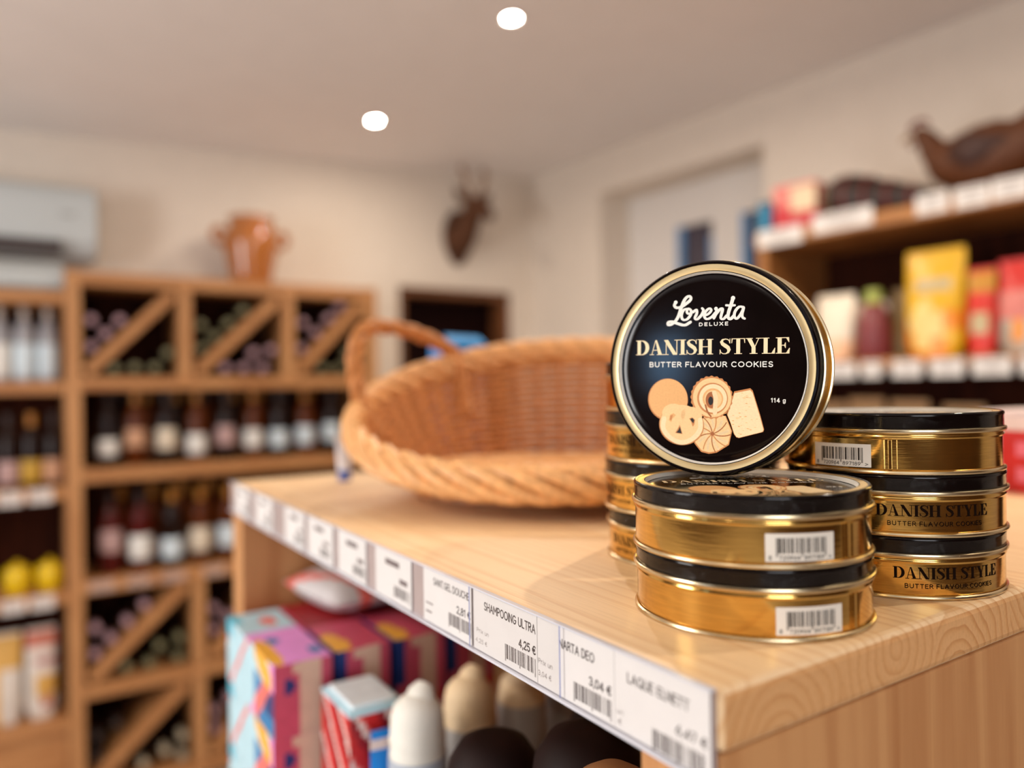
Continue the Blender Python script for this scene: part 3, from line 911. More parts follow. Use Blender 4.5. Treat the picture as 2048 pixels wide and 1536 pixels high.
for st, w0, w1 in ((S_L, 1.5, 2.5), (S_o, 1.2, 2.3), (S_v, 1.2, 2.4), (S_e, 1.2, 2.2), (S_n, 1.2, 2.4), (S_t, 1.5, 2.6), (S_tb, 1.3, 1.3), (S_a, 1.2, 2.3)):
    brush(s, [(p[0] * .001, p[1] * .001) for p in st], w0 * .001, w1 * .001, ZF)
sans_box(s, 'DELUXE', -.0056, .0120, .0249, .0271, .20, .50, z=ZF)
sans_box(s, 'BUTTER FLAVOUR COOKIES', -.0370, .0378, .0005, .0038, .165, .34, z=ZF)
sans_box(s, '114 g', .0368, .0449, -.0195, -.0169, .16, .40, z=ZF)
ME['print_white'] = s.mesh('white_lettering', M_WHITE, fixn=False)
s = MB(); didone_box(s, 'DANISH STYLE', -.0461, .0472, .0081, .0172, z=ZF)
ME['print_cream'] = s.mesh('cream_lettering', M_CREAM, fixn=False)

K = [pm('biscuit_print_%s' % n, rgb(*c), .45, var=.06, scale=(300, 300, 300), noise_scale=3) for n, c in
     (('edge', (206, 134, 74)), ('mid', (236, 178, 112)), ('light', (247, 206, 146)), ('pale', (252, 224, 176)), ('crease', (170, 98, 48)), ('gap', (16, 8, 6)))]
def ring_pts(cx, cy, r, n=48, wob=0, k=0, ph=0, sy=1.0):
    return [((cx + (r + wob * math.cos(k * (2 * PI * i / n) + ph)) * math.cos(2 * PI * i / n)) * .001, (cy + sy * (r + wob * math.cos(k * (2 * PI * i / n) + ph)) * math.sin(2 * PI * i / n)) * .001) for i in range(n)]
def lay(mb, pts, lev, mat):
    mb.poly([(p[0], p[1], ZF + lev * 4e-6) for p in pts], mat)
def mmm(l): return [(a * .001, b * .001) for a, b in l]
cook = []
s = MB(); lay(s, ring_pts(-24.9, -19.3, 12.9), 0, 0); lay(s, ring_pts(-24.7, -19.0, 12.4), 1, 1); lay(s, ring_pts(-24.0, -18.3, 10.6), 2, 1)
cook.append(s.mesh('printed_round_biscuit', K, fixn=False))
sq = mmm([(15.9, -13.6), (25.2, -11.6), (26.6, -13.0), (28.5, -19.0), (31.0, -27.0), (33.2, -35.0), (32.8, -36.3), (31.5, -36.8), (18.9, -40.6), (17.3, -40.2), (15.9, -38.3), (13.8, -32.0), (11.7, -27.0)])
s = MB(); lay(s, sq, 0, 0)
c0 = (.0225, -.0262)
lay(s, [(c0[0] + (p[0] - c0[0]) * .96, c0[1] + (p[1] - c0[1]) * .955 - .0004) for p in sq], 1, 3)
for i in range(46):
    a, b = rr.uniform(14, 31), rr.uniform(-38.5, -14)
    lft = 12.6 + (-27 - b) * .28 if b < -24 else 15.5; rgt = 26 + (-13 - b) * .29
    if lft + 1 < a < rgt - 1.5:
        lay(s, ring_pts(a, b, .7, 8, sy=.4), 2, 2 if i % 3 else 1)
cook.append(s.mesh('printed_shortbread_biscuit', K, fixn=False))
fl = mmm([(-7.8, -45.1), (-3.5, -50.0), (1.2, -50.9), (5.9, -49.9), (13.2, -44.9), (14.9, -36.8), (11.2, -28.0), (5.6, -27.4), (-2, -29), (-7, -36)])
s = MB(); lay(s, fl, 0, 0)
fc = (.0032, -.0389)
lay(s, [(fc[0] + (p[0] - fc[0]) * .95, fc[1] + (p[1] - fc[1]) * .95 + .0003) for p in fl], 1, 2)
for i in range(9):
    a = i * 2 * PI / 9 + .35
    P = []
    for k in range(8):
        r_ = 1.2 + 9.6 * k / 7; aa = a + .05 * k
        P.append((fc[0] + r_ * .001 * math.cos(aa), fc[1] + r_ * .001 * math.sin(aa)))
    brush(s, P, .0006, .0006, ZF + 9e-6, 4 if i % 2 == 0 else 0)
    P2 = [(fc[0] + (p[0] - fc[0]) * math.cos(.28) - (p[1] - fc[1]) * math.sin(.28), fc[1] + (p[0] - fc[0]) * math.sin(.28) + (p[1] - fc[1]) * math.cos(.28)) for p in P[2:7]]
    brush(s, P2, .0016, .0016, ZF + 7e-6, 3)
lay(s, ring_pts(3.2, -38.9, 1.2, 12), 5, 4)
cook.append(s.mesh('printed_rosette_biscuit', K, fixn=False))
s = MB(); cx, cy = 2.4, -17.4
lay(s, ring_pts(cx, cy, 12.6, 96, .35, 24), 6, 0)
lay(s, ring_pts(cx + .3, cy - .1, 11.6, 64), 7, 2); lay(s, ring_pts(cx + .6, cy - .6, 9.3, 64), 8, 0); lay(s, ring_pts(cx + .9, cy - .5, 8.4, 64), 9, 3)
lay(s, ring_pts(cx + .9, cy - .8, 6.2, 48), 10, 1); lay(s, ring_pts(cx + 1.0, cy - .9, 5.2, 48), 11, 2); lay(s, ring_pts(cx + .1, cy - 1.5, 3.6, 32, sy=1.35), 12, 4)
lay(s, ring_pts(cx - .4, cy - 2.0, 1.5, 24, sy=1.7), 13, 5)
brush(s, mmm([(4.1, -14.5), (5.0, -18), (4.8, -22), (4.6, -26.5)]), .0026, .0026, ZF + 60e-6, 3)
brush(s, mmm([(-1.2, -22), (0.2, -26), (2.2, -28.6)]), .0010, .0010, ZF + 62e-6, 4)
cook.append(s.mesh('printed_ring_biscuit', K, fixn=False))
s = MB(); cx, cy = -16.1, -34.4
lay(s, ring_pts(cx, cy, 14.2, 64, sy=.86), 16, 0); lay(s, ring_pts(cx, cy + .4, 13.7, 64, sy=.86), 17, 2)
lay(s, ring_pts(-21.0, -27.6, 7.4, 40, sy=.8), 18, 2); lay(s, ring_pts(-9.8, -28.6, 6.6, 40, sy=.8), 18, 2)
brush(s, mmm([(-27, -31), (-27.5, -37), (-23, -42.5), (-16, -45), (-9, -42.5), (-4.5, -37), (-4.2, -31)]), .0028, .0028, ZF + 76e-6, 3)
lay(s, mmm([(-22.5, -33.0), (-24.0, -32.0), (-23.3, -28.6), (-21, -27.4), (-19.6, -28.8), (-22.0, -31.0)]), 21, 1); lay(s, mmm([(-22.4, -32.2), (-23.6, -31.4), (-23, -28.9), (-21.4, -28.4), (-21.8, -30)]), 22, 0)
lay(s, mmm([(-11.1, -30.3), (-9.3, -29.6), (-7.4, -31.0), (-7.9, -34.0), (-8.9, -35.2), (-9.9, -32.2)]), 21, 0); lay(s, mmm([(-10.6, -30.6), (-9.0, -30.0), (-7.9, -31.2), (-8.5, -33.2), (-9.6, -32.0)]), 22, 5)
lay(s, mmm([(-17.0, -34.4), (-15.2, -39.9), (-19.9, -39.5), (-18.3, -36.8)]), 21, 0); lay(s, mmm([(-16.9, -35.4), (-15.7, -39.6), (-19.2, -39.2), (-17.7, -37.3)]), 22, 5)
cook.append(s.mesh('printed_pretzel_biscuit', K, fixn=False))

def make_tin(label, loc, rz, prt=True, sticker=True, lettering=True, lid_rz=0.0, film_=True):
    t = thing('cookie_tin', label, 'cookie tin', loc, rz, 'round cookie tins')
    mk('body', ME['body'], None, t)
    mk('bead', ME['bead'], None, t); mk('base_rim', ME['rim'], None, t)
    lid = mk('lid', ME['lid'], None, t, rz=lid_rz)
    mk('gold_ring', ME['ring'], None, lid); mk('white_line', ME['line'], None, lid)
    if prt:
        mk('white_lettering', ME['print_white'], None, lid); mk('cream_lettering', ME['print_cream'], None, lid)
        for c in cook:
            mk(c.name.split('.')[0], c, None, lid)
    if sticker:
        st = mk('barcode_sticker', ME['stick'], None, t, rz=PI)
        mk('bars', ME['bars'], None, st); mk('digits', ME['digits'], None, st)
        mk('seam', ME['seam'], None, t, rz=math.radians(25))
    if lettering:
        sl = mk('side_lettering', ME['side_a'], None, t); mk('small_line', ME['side_b'], None, sl)
    if film_:
        mk('sealing_film', ME['film'], None, t, rz=rr.uniform(0, 6))
    return t

FX, FY = .3404, .2817
RXc, RYc = .4712, .2755
LX, LY = .4140, .3945
dg_ = math.radians
def lr(world_deg, body_deg):     # lid turn so that the print's top points to world_deg
    return dg_(world_deg - 90 - body_deg)
make_tin('gold cookie tin at the bottom of the front pair, resting near the counter corner', (FX, FY, CT), dg_(156.2), prt=False)
make_tin('gold cookie tin directly under the upright tin, on top of the front pair', (FX - .0012, FY - .0004, CT + H), dg_(152.5), lid_rz=lr(57.1, 152.5))
make_tin('lowest gold cookie tin of the right stack of three, side lettered DANISH STYLE', (RXc, RYc, CT), dg_(-29.4), prt=False)
make_tin('middle gold cookie tin of the right stack of three, side lettered DANISH STYLE', (RXc + .0004, RYc - .0006, CT + H), dg_(-37.8), prt=False)
make_tin('top gold cookie tin of the right stack of three, with a barcode sticker', (RXc - .0002, RYc, CT + 2 * H), dg_(95.7), lid_rz=lr(57.1, 95.7))
for k, (lb, rz) in enumerate([('lowest gold cookie tin of the left stack behind the upright tin', -82), ('second gold cookie tin from the bottom of the left stack behind the upright tin', -95),
                              ('third gold cookie tin up the left stack, half hidden by the upright tin', -85), ('topmost gold cookie tin of the left stack, almost hidden behind the upright tin', -60)]):
    make_tin(lb, (LX + (.0008, -.0006, .0, .0014)[k], LY + (-.0004, .0006, 0, .0006)[k], CT + k * H), dg_(rz), prt=(k == 3))
# the tin standing on its edge
up = make_tin('black lidded cookie tin standing upright on its edge, lid with biscuits facing the camera', (0, 0, 0), 0)
ang = dg_(246.9)
n = Vector((math.sin(ang), math.cos(ang), 0)); U = Vector((-n.y, n.x, 0)); Zv = Vector((0, 0, 1))
c15 = math.cos(dg_(-1.5)); s15 = math.sin(dg_(-1.5))
X_ = U * c15 + Zv * s15; Y_ = Zv * c15 - U * s15
Fc = Vector((.3355, .307, 1.4848)) - n * H
up.matrix_world = Matrix(((X_.x, Y_.x, n.x, Fc.x), (X_.y, Y_.y, n.y, Fc.y), (X_.z, Y_.z, n.z, Fc.z), (0, 0, 0, 1)))

# ------------------------------------------------------------------ wicker basket
bk = thing('wicker_basket', 'empty oval wicker basket with low front rim and loop handle on the pine counter', 'basket', (.529, .706, CT), .826)
AB, BB, AR, BR, Z0 = .138, .190, .192, .246, .028
def rimz(p):
    return .040 + (.184 - .040) * ((1 - math.cos(p)) / 2) ** 1.09
def wallp(p, t, off=0.0):
    q = math.sin(t * PI / 2) * .55 + t * .45
    a = AB + (AR - AB) * q + off; b = BB + (BR - BB) * q + off
    return Vector((-a * math.cos(p), b * math.sin(p), Z0 + (rimz(p) - Z0) * t))
NS = 46
s = MB()
for r in range(17):
    t = (r + .5) / 17.5
    path = []
    K2 = NS * 3
    for i in range(K2):
        p = 2 * PI * i / K2
        wv = math.cos(p * NS / 2 + (r % 2) * PI) * .0036
        path.append(wallp(p, t, wv))
    s.tube(path, .0043, 6, closed=True, flat=.8)
mk('woven_side', s, M_WICK, bk)
s = MB()
for k in range(NS):
    p = 2 * PI * (k + .25) / NS
    s.tube([wallp(p, t / 6) for t in range(7)], .0028, 5)
mk('stakes', s, M_WICKD, bk)
s = MB()
for k in range(5):
    path = []; rad = []
    K2 = 260
    for i in range(K2):
        p = 2 * PI * i / K2
        a = p * 9 + k * 2 * PI / 5
        c = wallp(p, 1.0)
        outv = Vector((-math.cos(p), math.sin(p) * .8, 0)).normalized()
        path.append(c + outv * (.0085 * math.cos(a) + .004) + Vector((0, 0, .0125 * math.sin(a) - .006)))
    s.tube(path, .0066, 7, closed=True)
mk('braided_rim', s, M_WICKL, bk)
s = MB()
for r in range(16):
    q = (r + .6) / 16
    K2 = 120
    s.tube([Vector((-AB * q * math.cos(2 * PI * i / K2), BB * q * math.sin(2 * PI * i / K2), Z0 + .002 + .0022 * math.cos(2 * PI * i / K2 * 15 + (r % 2) * PI))) for i in range(K2)], .0044, 5, closed=True)
for k in range(7):
    a = -.09 + .03 * k
    s.tube([(a, -BB * .95 * math.sqrt(max(0, 1 - (a / AB) ** 2)), Z0 + .001), (a, BB * .95 * math.sqrt(max(0, 1 - (a / AB) ** 2)), Z0 + .001)], .0035, 6)
mk('woven_base', s, M_WICKL, bk)
s = MB()
for r in range(7):
    s.tube([Vector((-(AB * .93) * math.cos(2 * PI * i / 120), (BB * .93) * math.sin(2 * PI * i / 120), .0062 + r * .0036 + .0012 * math.cos(i * PI * .5 + r * PI))) for i in range(120)], .0042, 5, closed=True)
mk('foot_ring', s, M_WICKD, bk)
def handle(p0, p1, rise, sgn):
    s = MB()
    A, B = wallp(p0, .98), wallp(p1, .98)
    a0, b0 = wallp(p0, .45), wallp(p1, .45)
    def pt(k, f, out):
        q = A.lerp(B, k); d = Vector((q.x, q.y, 0)).normalized()
        base = A.z + (B.z - A.z) * k
        return Vector((q.x, q.y, A.z + (rise - A.z) * f)) + d * out
    ctrl = [a0, A + Vector((0, 0, .004)), pt(.02, .50, .012), pt(.12, .86, .020), pt(.32, 1.0, .024), pt(.60, .96, .020), pt(.85, .82, .010), B + Vector((0, 0, .003)), b0]
    P = catmull(ctrl, 14)
    for k in range(3):
        path = []
        for i, c in enumerate(P):
            t = (P[min(i + 1, len(P) - 1)] - P[max(i - 1, 0)]).normalized()
            u = t.cross(Vector((0, 1, 0))).normalized(); v_ = t.cross(u)
            a = i * .30 + k * 2 * PI / 3
            path.append(c + (u * math.cos(a) + v_ * math.sin(a)) * .0052)
        s.tube(path, .0058, 7)
    return s
mk('handle', handle(dg_(86), dg_(138), .206, 1), M_WICK, bk)
mk('handle', handle(dg_(-86), dg_(-138), .206, -1), M_WICK, bk)

# ------------------------------------------------------------------ small things on the counter
t = thing('squeeze_tube', 'small white tube with blue cap standing left of the basket on the counter', 'tube', (.364, .992, CT))
mk('cap', MB().lathe([(0, 0), (.0085, 0), (.009, .001), (.009, .013), (.0075, .015), (0, .015)], 24), pm('blue_cap', rgb(70, 96, 170), .35), t)
s = MB()
s.grid(lambda u, v: Vector(((.0092 * (1 - v) + .0125 * v) * math.cos(2 * PI * u), (.0092 * (1 - v) + .0008 * v) * math.sin(2 * PI * u), .015 + .045 * v)), 24, 8, wrap=True)
s.box((0, 0, .0615), (.025, .0016, .004))
mk('sleeve', s, pm('white_tube', rgb(222, 222, 226), .35), t)

t = thing('paper_carton', 'bright blue carton standing on the counter behind the wicker basket', 'carton', (.569, 1.035, CT), dg_(18))
mk('box', MB().box((0, 0, .098), (.084, .046, .196)), pm('blue_carton_print', rgb(0, 122, 196), .4), t, bevel=.002)
mk('flap', MB().add([(-.042, -.0231, .196), (.042, -.0231, .196), (.039, -.009, .2085), (-.039, -.009, .2085), (-.042, -.021, .196), (.042, -.021, .196), (.039, -.007, .2085), (-.039, -.007, .2085)],
    [(0, 1, 2, 3), (7, 6, 5, 4), (0, 4, 5, 1), (1, 5, 6, 2), (2, 6, 7, 3), (3, 7, 4, 0)]), pm('blue_carton_flap', rgb(20, 136, 206), .4), t)
mk('label_strip', MB().box((0, -.0236, .10), (.078, .0008, .05)), pm('carton_white_strip', rgb(226, 226, 240), .5), t)

def painted_box(name, dims, mats, fn, parent=None, res=.004):
    """box whose printed pattern is laid on a fine grid of faces; fn(face, u, v) -> material number"""
    X, Y, Z = dims
    s = MB()
    F = {'-x': (lambda u, v: Vector((-X / 2, Y / 2 - Y * u, Z * v)), Y, Z), '+x': (lambda u, v: Vector((X / 2, -Y / 2 + Y * u, Z * v)), Y, Z),
         '-y': (lambda u, v: Vector((-X / 2 + X * u, -Y / 2, Z * v)), X, Z), '+y': (lambda u, v: Vector((X / 2 - X * u, Y / 2, Z * v)), X, Z),
         '+z': (lambda u, v: Vector((-X / 2 + X * u, -Y / 2 + Y * v, Z)), X, Y), '-z': (lambda u, v: Vector((-X / 2 + X * u, Y / 2 - Y * v, 0)), X, Y)}
    for k, (f, a, b) in F.items():
        nu, nv = max(2, round(a / res)), max(2, round(b / res))
        o = len(s.v)
        s.v += [tuple(f(i / nu, j / nv)) for j in range(nv + 1) for i in range(nu + 1)]
        for j in range(nv):
            for i in range(nu):
                q = o + j * (nu + 1) + i
                s.f.append([q, q + 1, q + nu + 2, q + nu + 1]); s.m.append(fn(k, (i + .5) / nu, (j + .5) / nv)); s.s.append(False)
    return s.mesh(name, mats, fixn=False)

# chequered red pack at the far right of the counter
M_RED = pm('red_print', rgb(200, 30, 28), .45); M_REDD = pm('deep_red_print', rgb(150, 20, 28), .45)
M_WPR = pm('white_pack_print', rgb(226, 206, 200), .5); M_PINK = pm('pink_print', rgb(226, 110, 130), .45)
t = thing('napkin_pack', 'red and white chequered pack standing on the right side of the counter behind the tins', 'pack', (.965, .372, CT), dg_(-6))
def chk(f, u, v):
    if f in ('+z', '-z') or v > .82: return 2
    return 0 if (int(u * 5) + int(v * 6)) % 2 == 0 else (1 if int(v * 6) % 2 else 3)
mk('pack_body', painted_box('pack_body', (.10, .14, .085), [M_RED, M_PINK, M_WPR, M_RED], chk), None, t)
mk('top_fold', MB().box((0, 0, .088), (.085, .12, .006)), M_WPR, t, bevel=.002)

# ------------------------------------------------------------------ products under the counter
M_CY = pm('cyan_print', rgb(72, 196, 224), .4); M_LB = pm('pale_blue_print', rgb(186, 226, 240), .4); M_SAL = pm('salmon_print', rgb(240, 120, 112), .4)
M_YEL = pm('yellow_orange_print', rgb(252, 186, 70), .4); M_NAVY = pm('navy_print', rgb(22, 52, 120), .4); M_BLU = pm('blue_print', rgb(30, 130, 190), .4)
M_LIL = pm('lilac_print', rgb(240, 160, 235), .4); M_ROSE = pm('rose_print', rgb(208, 84, 112), .4); M_BEI = pm('beige_print', rgb(226, 190, 168), .45)
PB = [M_CY, M_LB, M_SAL, M_YEL, M_NAVY, M_BLU, M_LIL, M_ROSE, M_BEI, M_REDD, M_RED]
def tampon(f, u, v):
    if f == '-x':
        d = u + (1 - v) * .42
        if u < .13 and v > .72: return 0
        if .02 < d < .17 or .30 < d - .16 < .36: return 2
        if math.hypot((u - .80) / .17, (v - .86 + (u - .8) * .8) / .20) < 1: return 3
        if u > .62 and v < .68 - (u - .62) * .2:
            return 2 if .95 < d < 1.10 else (4 if u > .84 and v > .28 else 5)
        return 1 if d < .95 else 6
    if f == '+z':
        if v > .58: return 2 if math.hypot((u - .62) / .16, (v - .78) / .09) < 1 else (0 if u < .2 and v > .8 else 1)
        if math.hypot((u - .12) / .14, (v - .22) / .24) < 1: return 3
        if math.hypot((u - .35) / .12, (v - .40) / .06) < 1 or math.hypot((u - .85) / .12, (v - .14) / .06) < 1: return 5
        return 6
    if f == '-y':
        if .46 < u < .80: return 8
        if math.hypot((u - .27) / .10, (v - .68) / .10) < 1: return 4
        return 7
    return 7
def tampon_red(f, u, v):
    if f == '-y':
        if u < .16: return 4 if v > .30 else 7
        if .52 < u < .82: return 8
        return 7 if v > .1 else 10
    if f == '+z':
        return 3 if math.hypot((u - .15) / .2, (v - .12) / .2) < 1 else (7 if v < .5 else 9)
    if f == '-x':
        return 4 if u > .5 else 7
    return 9
BX, BY, BZ = .062, .206, .0755
bma = painted_box('carton', (BX, BY, BZ), PB, tampon); bmb = painted_box('carton', (BX, BY, BZ), PB, tampon_red)
b0 = None
rowname = ['aisle row under the counter', 'second row from the aisle', 'third row from the aisle', 'deepest row under the counter']
for i in range(4):
    for k in range(3):
        lab = ('%s carton, %s, %s' % ('blue and pink printed' if i == 0 else 'pink and red printed', ('bottom of its stack', 'middle of its stack', 'topmost of its stack')[k], rowname[i]))
        x = .205 + BX / 2 + i * (BX + .006); y = .775 + BY / 2 + (.0, .004, .002, .005)[i]
        t = thing('hygiene_carton', lab, 'carton', (x, y, SHZ + .0006 + k * (BZ + .0004)), dg_((0, -.5, .6)[k] * .5), 'cartons stacked under the counter')
        mk('carton', bma if i == 0 else bmb, None, t)
        mk('opening_tab', MB().box((0, -BY / 2 - .0003, BZ - .006), (.022, .0006, .010)), M_BEI, t)

def pillow(w_, l_, h_, nu=20, nv=14, seam=.012):
    """soft flat bag lying down"""
    s = MB()
    def f(sign):
        def g(u, v):
            a, b = u * 2 - 1, v * 2 - 1
            k = max(0, (1 - abs(a) ** 3)) ** .6 * max(0, (1 - abs(b) ** 3)) ** .6
            wob = .06 * math.sin(9 * u + 4 * v) * k
            return Vector((a * w_ / 2, b * l_ / 2, h_ / 2 + sign * h_ / 2 * (k + wob)))
        return g
    s.grid(f(1), nu, nv); s.grid(f(-1), nu, nv)
    return s
t = thing('soft_pack', 'grey and white soft pack lying on the cartons under the far end of the counter', 'pack', (.350, .945, SHZ + 3 * BZ + .0035), dg_(8))
gp = pillow(.115, .15, .045)
for i in range(len(gp.f)):
    c = Vector((0, 0, 0))
    for q in gp.f[i]: c += Vector(gp.v[q]) / len(gp.f[i])
    gp.m[i] = 1 if math.hypot(c.x - .01, c.y + .05) < .016 else (2 if abs(c.x + c.y * .3 + .035) < .007 else 0)
mk('bag', gp, [pm('grey_white_wrap', rgb(206, 204, 206), .35), M_NAVY, M_SAL], t)
mk('end_seam', MB().box((0, .076, .0225), (.105, .008, .002)), pm('grey_white_wrap', rgb(206, 204, 206), .35), t)
t = dup(t, (.490, .945, SHZ + 3 * BZ + .0035), dg_(-5), 'grey soft pack lying on the pink cartons, deeper under the counter')

t = thing('tissue_pack', 'red pack with pale blue top standing in front of the cartons under the counter', 'pack', (.276, .712, SHZ + .0006))
def redp(f, u, v):
    if f == '+z' or v > .975: return 1
    if f in ('-x', '-y'):
        d = (u * 1.0 + v * 2.2) % .55
        if d < .10: return 2
        if d < .16: return 3
        return 0 if d < .4 else 4
    return 4
mk('pack_body', painted_box('pack_body', (.056, .080, .205), [M_RED, M_LB, M_WPR, M_SAL, M_REDD], redp), None, t)
mk('top_fold', MB().box((0, 0, .207), (.046, .066, .005)), pm('white_fold', rgb(232, 242, 248), .4), t, bevel=.0015)
t = thing('snack_pouch', 'bright blue pouch standing between the red pack and the white cotton tube', 'pouch', (.285, .655, SHZ + .0006), dg_(-6))
def pouch(w_, d_, h_, n_=24, nv=16, top=.12):
    s = MB()
    def f(u, v):
        a = 2 * PI * u
        k = 1 - max(0, (v - .35) / .65) ** 1.6
        kb = min(1, .75 + v * 2.2)
        x = w_ / 2 * math.copysign(abs(math.cos(a)) ** .7, math.cos(a)) * (kb if v < .2 else 1)
        y = d_ / 2 * math.copysign(abs(math.sin(a)) ** .8, math.sin(a)) * max(k, .03) * (1 + .08 * math.sin(5 * a + 9 * v))
        return Vector((x, y, h_ * v))
    s.grid(f, n_, nv, wrap=True)
    s.poly([f(i / n_, 0) for i in range(n_)]); s.poly([f(i / n_, 1) for i in range(n_)])
    return s
bp = pouch(.046, .021, .185)
for i in range(len(bp.f)):
    c = sum((Vector(bp.v[q]) for q in bp.f[i]), Vector()) / len(bp.f[i])
    bp.m[i] = 1 if c.z < .118 else (2 if c.z > .168 and c.x < .004 else 0)
mk('pouch', bp, [pm('bright_blue_wrap', rgb(0, 128, 214), .3), pm('pale_green_wrap', rgb(214, 226, 200), .4), M_WPR], t)
mk('top_seam', MB().box((0, 0, .187), (.044, .0015, .008)), pm('bright_blue_wrap', rgb(0, 128, 214), .3), t)

# cotton pad tubes
def cotton(loc, label, m1, m2, hgt=.24):
    t = thing('cotton_pad_tube', label, 'cotton pads', (loc[0], loc[1], loc[2] + .0006), 0, 'tubes of cotton pads under the counter')
    prof = [(0, 0), (.021, 0), (.0245, .003)]
    z = .003
    while z < hgt - .030:
        prof += [(.0245, z + .002), (.0255, z + .007), (.0245, z + .011)]; z += .0125
    prof += [(.0238, hgt - .016), (.0215, hgt - .007), (.016, hgt - .001), (.009, hgt + .003), (0, hgt + .004)]
    mk('wrap', MB().lathe(prof, 28), m1, t)
    mk('gathered_top', MB().tube([(.002, 0, hgt - .006), (.006, .002, hgt + .004), (.010, .004, hgt + .009)], [.012, .010, .006], 10, flat=1.3), m1, t)
    mk('label_band', MB().lathe([(.0257, .04), (.0262, .041), (.0262, .182), (.0257, .183)], 28), m2, t)
    return t
M_COT = pm('cotton_white', rgb(240, 238, 228), .7, var=.03); M_COT2 = pm('cotton_cream', rgb(238, 212, 172), .7, var=.04)
M_GB = pm('grey_blue_label', rgb(176, 186, 200), .5); M_GR = pm('warm_grey_label', rgb(170, 164, 158), .5)
cotton((.289, .612, SHZ), 'white cotton pad tube with grey blue band, nearest the aisle under the counter', M_COT, M_GB, .232)
cotton((.358, .640, SHZ), 'cream cotton pad tube with grey band, second from the aisle under the counter', M_COT2, M_GR, .224)
cotton((.430, .655, SHZ), 'cream cotton pad tube with grey band, third from the aisle under the counter', M_COT2, M_GR, .210)
cotton((.500, .668, SHZ), 'cream cotton pad tube, deepest of the row under the counter', M_COT2, M_GR, .206)
# dark round jars near the front
M_DK = pm('dark_brown_plastic', rgb(24, 6, 5), .6, var=.2, spec=.2); M_TAN = pm('tan_plastic', rgb(150, 104, 66), .5)
def jar(loc, label, r, h_, m1, m2):
    t = thing('round_jar', label, 'jar', (loc[0], loc[1], loc[2] + .0006), 0, 'round jars under the counter')
    mk('body', MB().lathe([(0, 0), (r * .92, 0), (r * .96, .004), (r * .96, h_ * .72), (r * .9, h_ * .74), (0, h_ * .74)], 40), m1, t)
    mk('domed_lid', MB().lathe([(r * .99, h_ * .70), (r, h_ * .72), (r, h_ * .86), (r * .93, h_ * .93), (r * .7, h_ * .98), (r * .35, h_), (0, h_)], 40), m2, t)
jar((.312, .392, SHZ), 'dark brown domed jar under the front of the counter, below the NARTA DEO tag', .041, .281, M_DK, M_DK)
jar((.288, .478, SHZ), 'smaller dark brown domed jar between the cotton tubes and the big dark jar', .036, .250, M_DK, M_DK)
jar((.272, .322, SHZ), 'tan lidded jar under the near end of the counter, below the hair spray tag', .028, .296, M_DK, M_TAN)
jar((.430, .500, SHZ), 'dark brown domed jar deeper under the counter behind the front one', .045, .235, M_DK, M_DK)

# ------------------------------------------------------------------ wine rack on the back wall
YF = 3.25; YB = 3.585
rack = thing('wine_rack', 'tall pine wine rack with diagonal dividers and open bottle shelves against the back wall', 'wine rack', (.73, YF, FLOOR))
def rl(mb): return mb.xf(lambda p: p - Vector((.73, YF, FLOOR)))
def rbox(x0, x1, z0, z1, y0=YF, y1=YB):
    return rl(MB().box(((x0 + x1) / 2, (y0 + y1) / 2, (z0 + z1) / 2), (x1 - x0, y1 - y0, z1 - z0)))
PX = [.137, .531, .950, 1.333]
PWD = .026
mk('side_panel', rbox(PX[0] - PWD, PX[0] + PWD, FLOOR, 1.945), M_PINEV, rack, bevel=.003)
mk('side_panel', rbox(PX[3] - PWD, PX[3] + PWD, FLOOR, 1.945), M_PINEV, rack, bevel=.003)
mk('top_board', rbox(PX[0] + PWD, PX[3] - PWD, 1.892, 1.942), M_PINE, rack, bevel=.003)
BZS = [1.513, 1.161, .738, .341, -.055]
for z in BZS:
    mk('shelf_board', rbox(PX[0] + PWD, PX[3] - PWD, z - .024, z + .024), M_PINE, rack, bevel=.003)
for x in PX[1:3]:
    mk('divider', rbox(x - .024, x + .024, 1.537, 1.892), M_PINEV, rack, bevel=.003)
PLX = [.570, .985]
for x in PLX:
    mk('divider', rbox(x - .024, x + .024, .365, .714), M_PINEV, rack, bevel=.003)
    mk('divider', rbox(x - .024, x + .024, -.031, .317), M_PINEV, rack, bevel=.003)
def diag(x0, z0, x1, z1):
    dx, dz = x1 - x0, z1 - z0; ln = math.hypot(dx, dz); a = math.atan2(dz, dx)
    s = MB()
    M = Matrix.Rotation(-a, 3, 'Y')
    s.box(((x0 + x1) / 2, (YF + YB) / 2 - .002, (z0 + z1) / 2), (ln - .055, YB - YF - .01, .042), M=M)
    return rl(s)
cells = [(PX[0] + PWD, PX[1] - .024, 1.537, 1.892), (PX[1] + .024, PX[2] - .024, 1.537, 1.892), (PX[2] + .024, PX[3] - PWD, 1.537, 1.892),
         (PX[0] + PWD, PLX[0] - .024, .365, .714), (PLX[0] + .024, PLX[1] - .024, .365, .714), (PLX[1] + .024, PX[3] - PWD, .365, .714),
         (PX[0] + PWD, PLX[0] - .024, -.031, .317), (PLX[0] + .024, PLX[1] - .024, -.031, .317), (PLX[1] + .024, PX[3] - PWD, -.031, .317)]
for c in cells:
    mk('diagonal_divider', diag(c[0], c[2], c[1], c[3]), M_PINE, rack, bevel=.003)
mk('back_panel', rbox(PX[0] - PWD, PX[3] + PWD, FLOOR, 1.94, YB, YB + .010), M_DARKWOOD, rack)

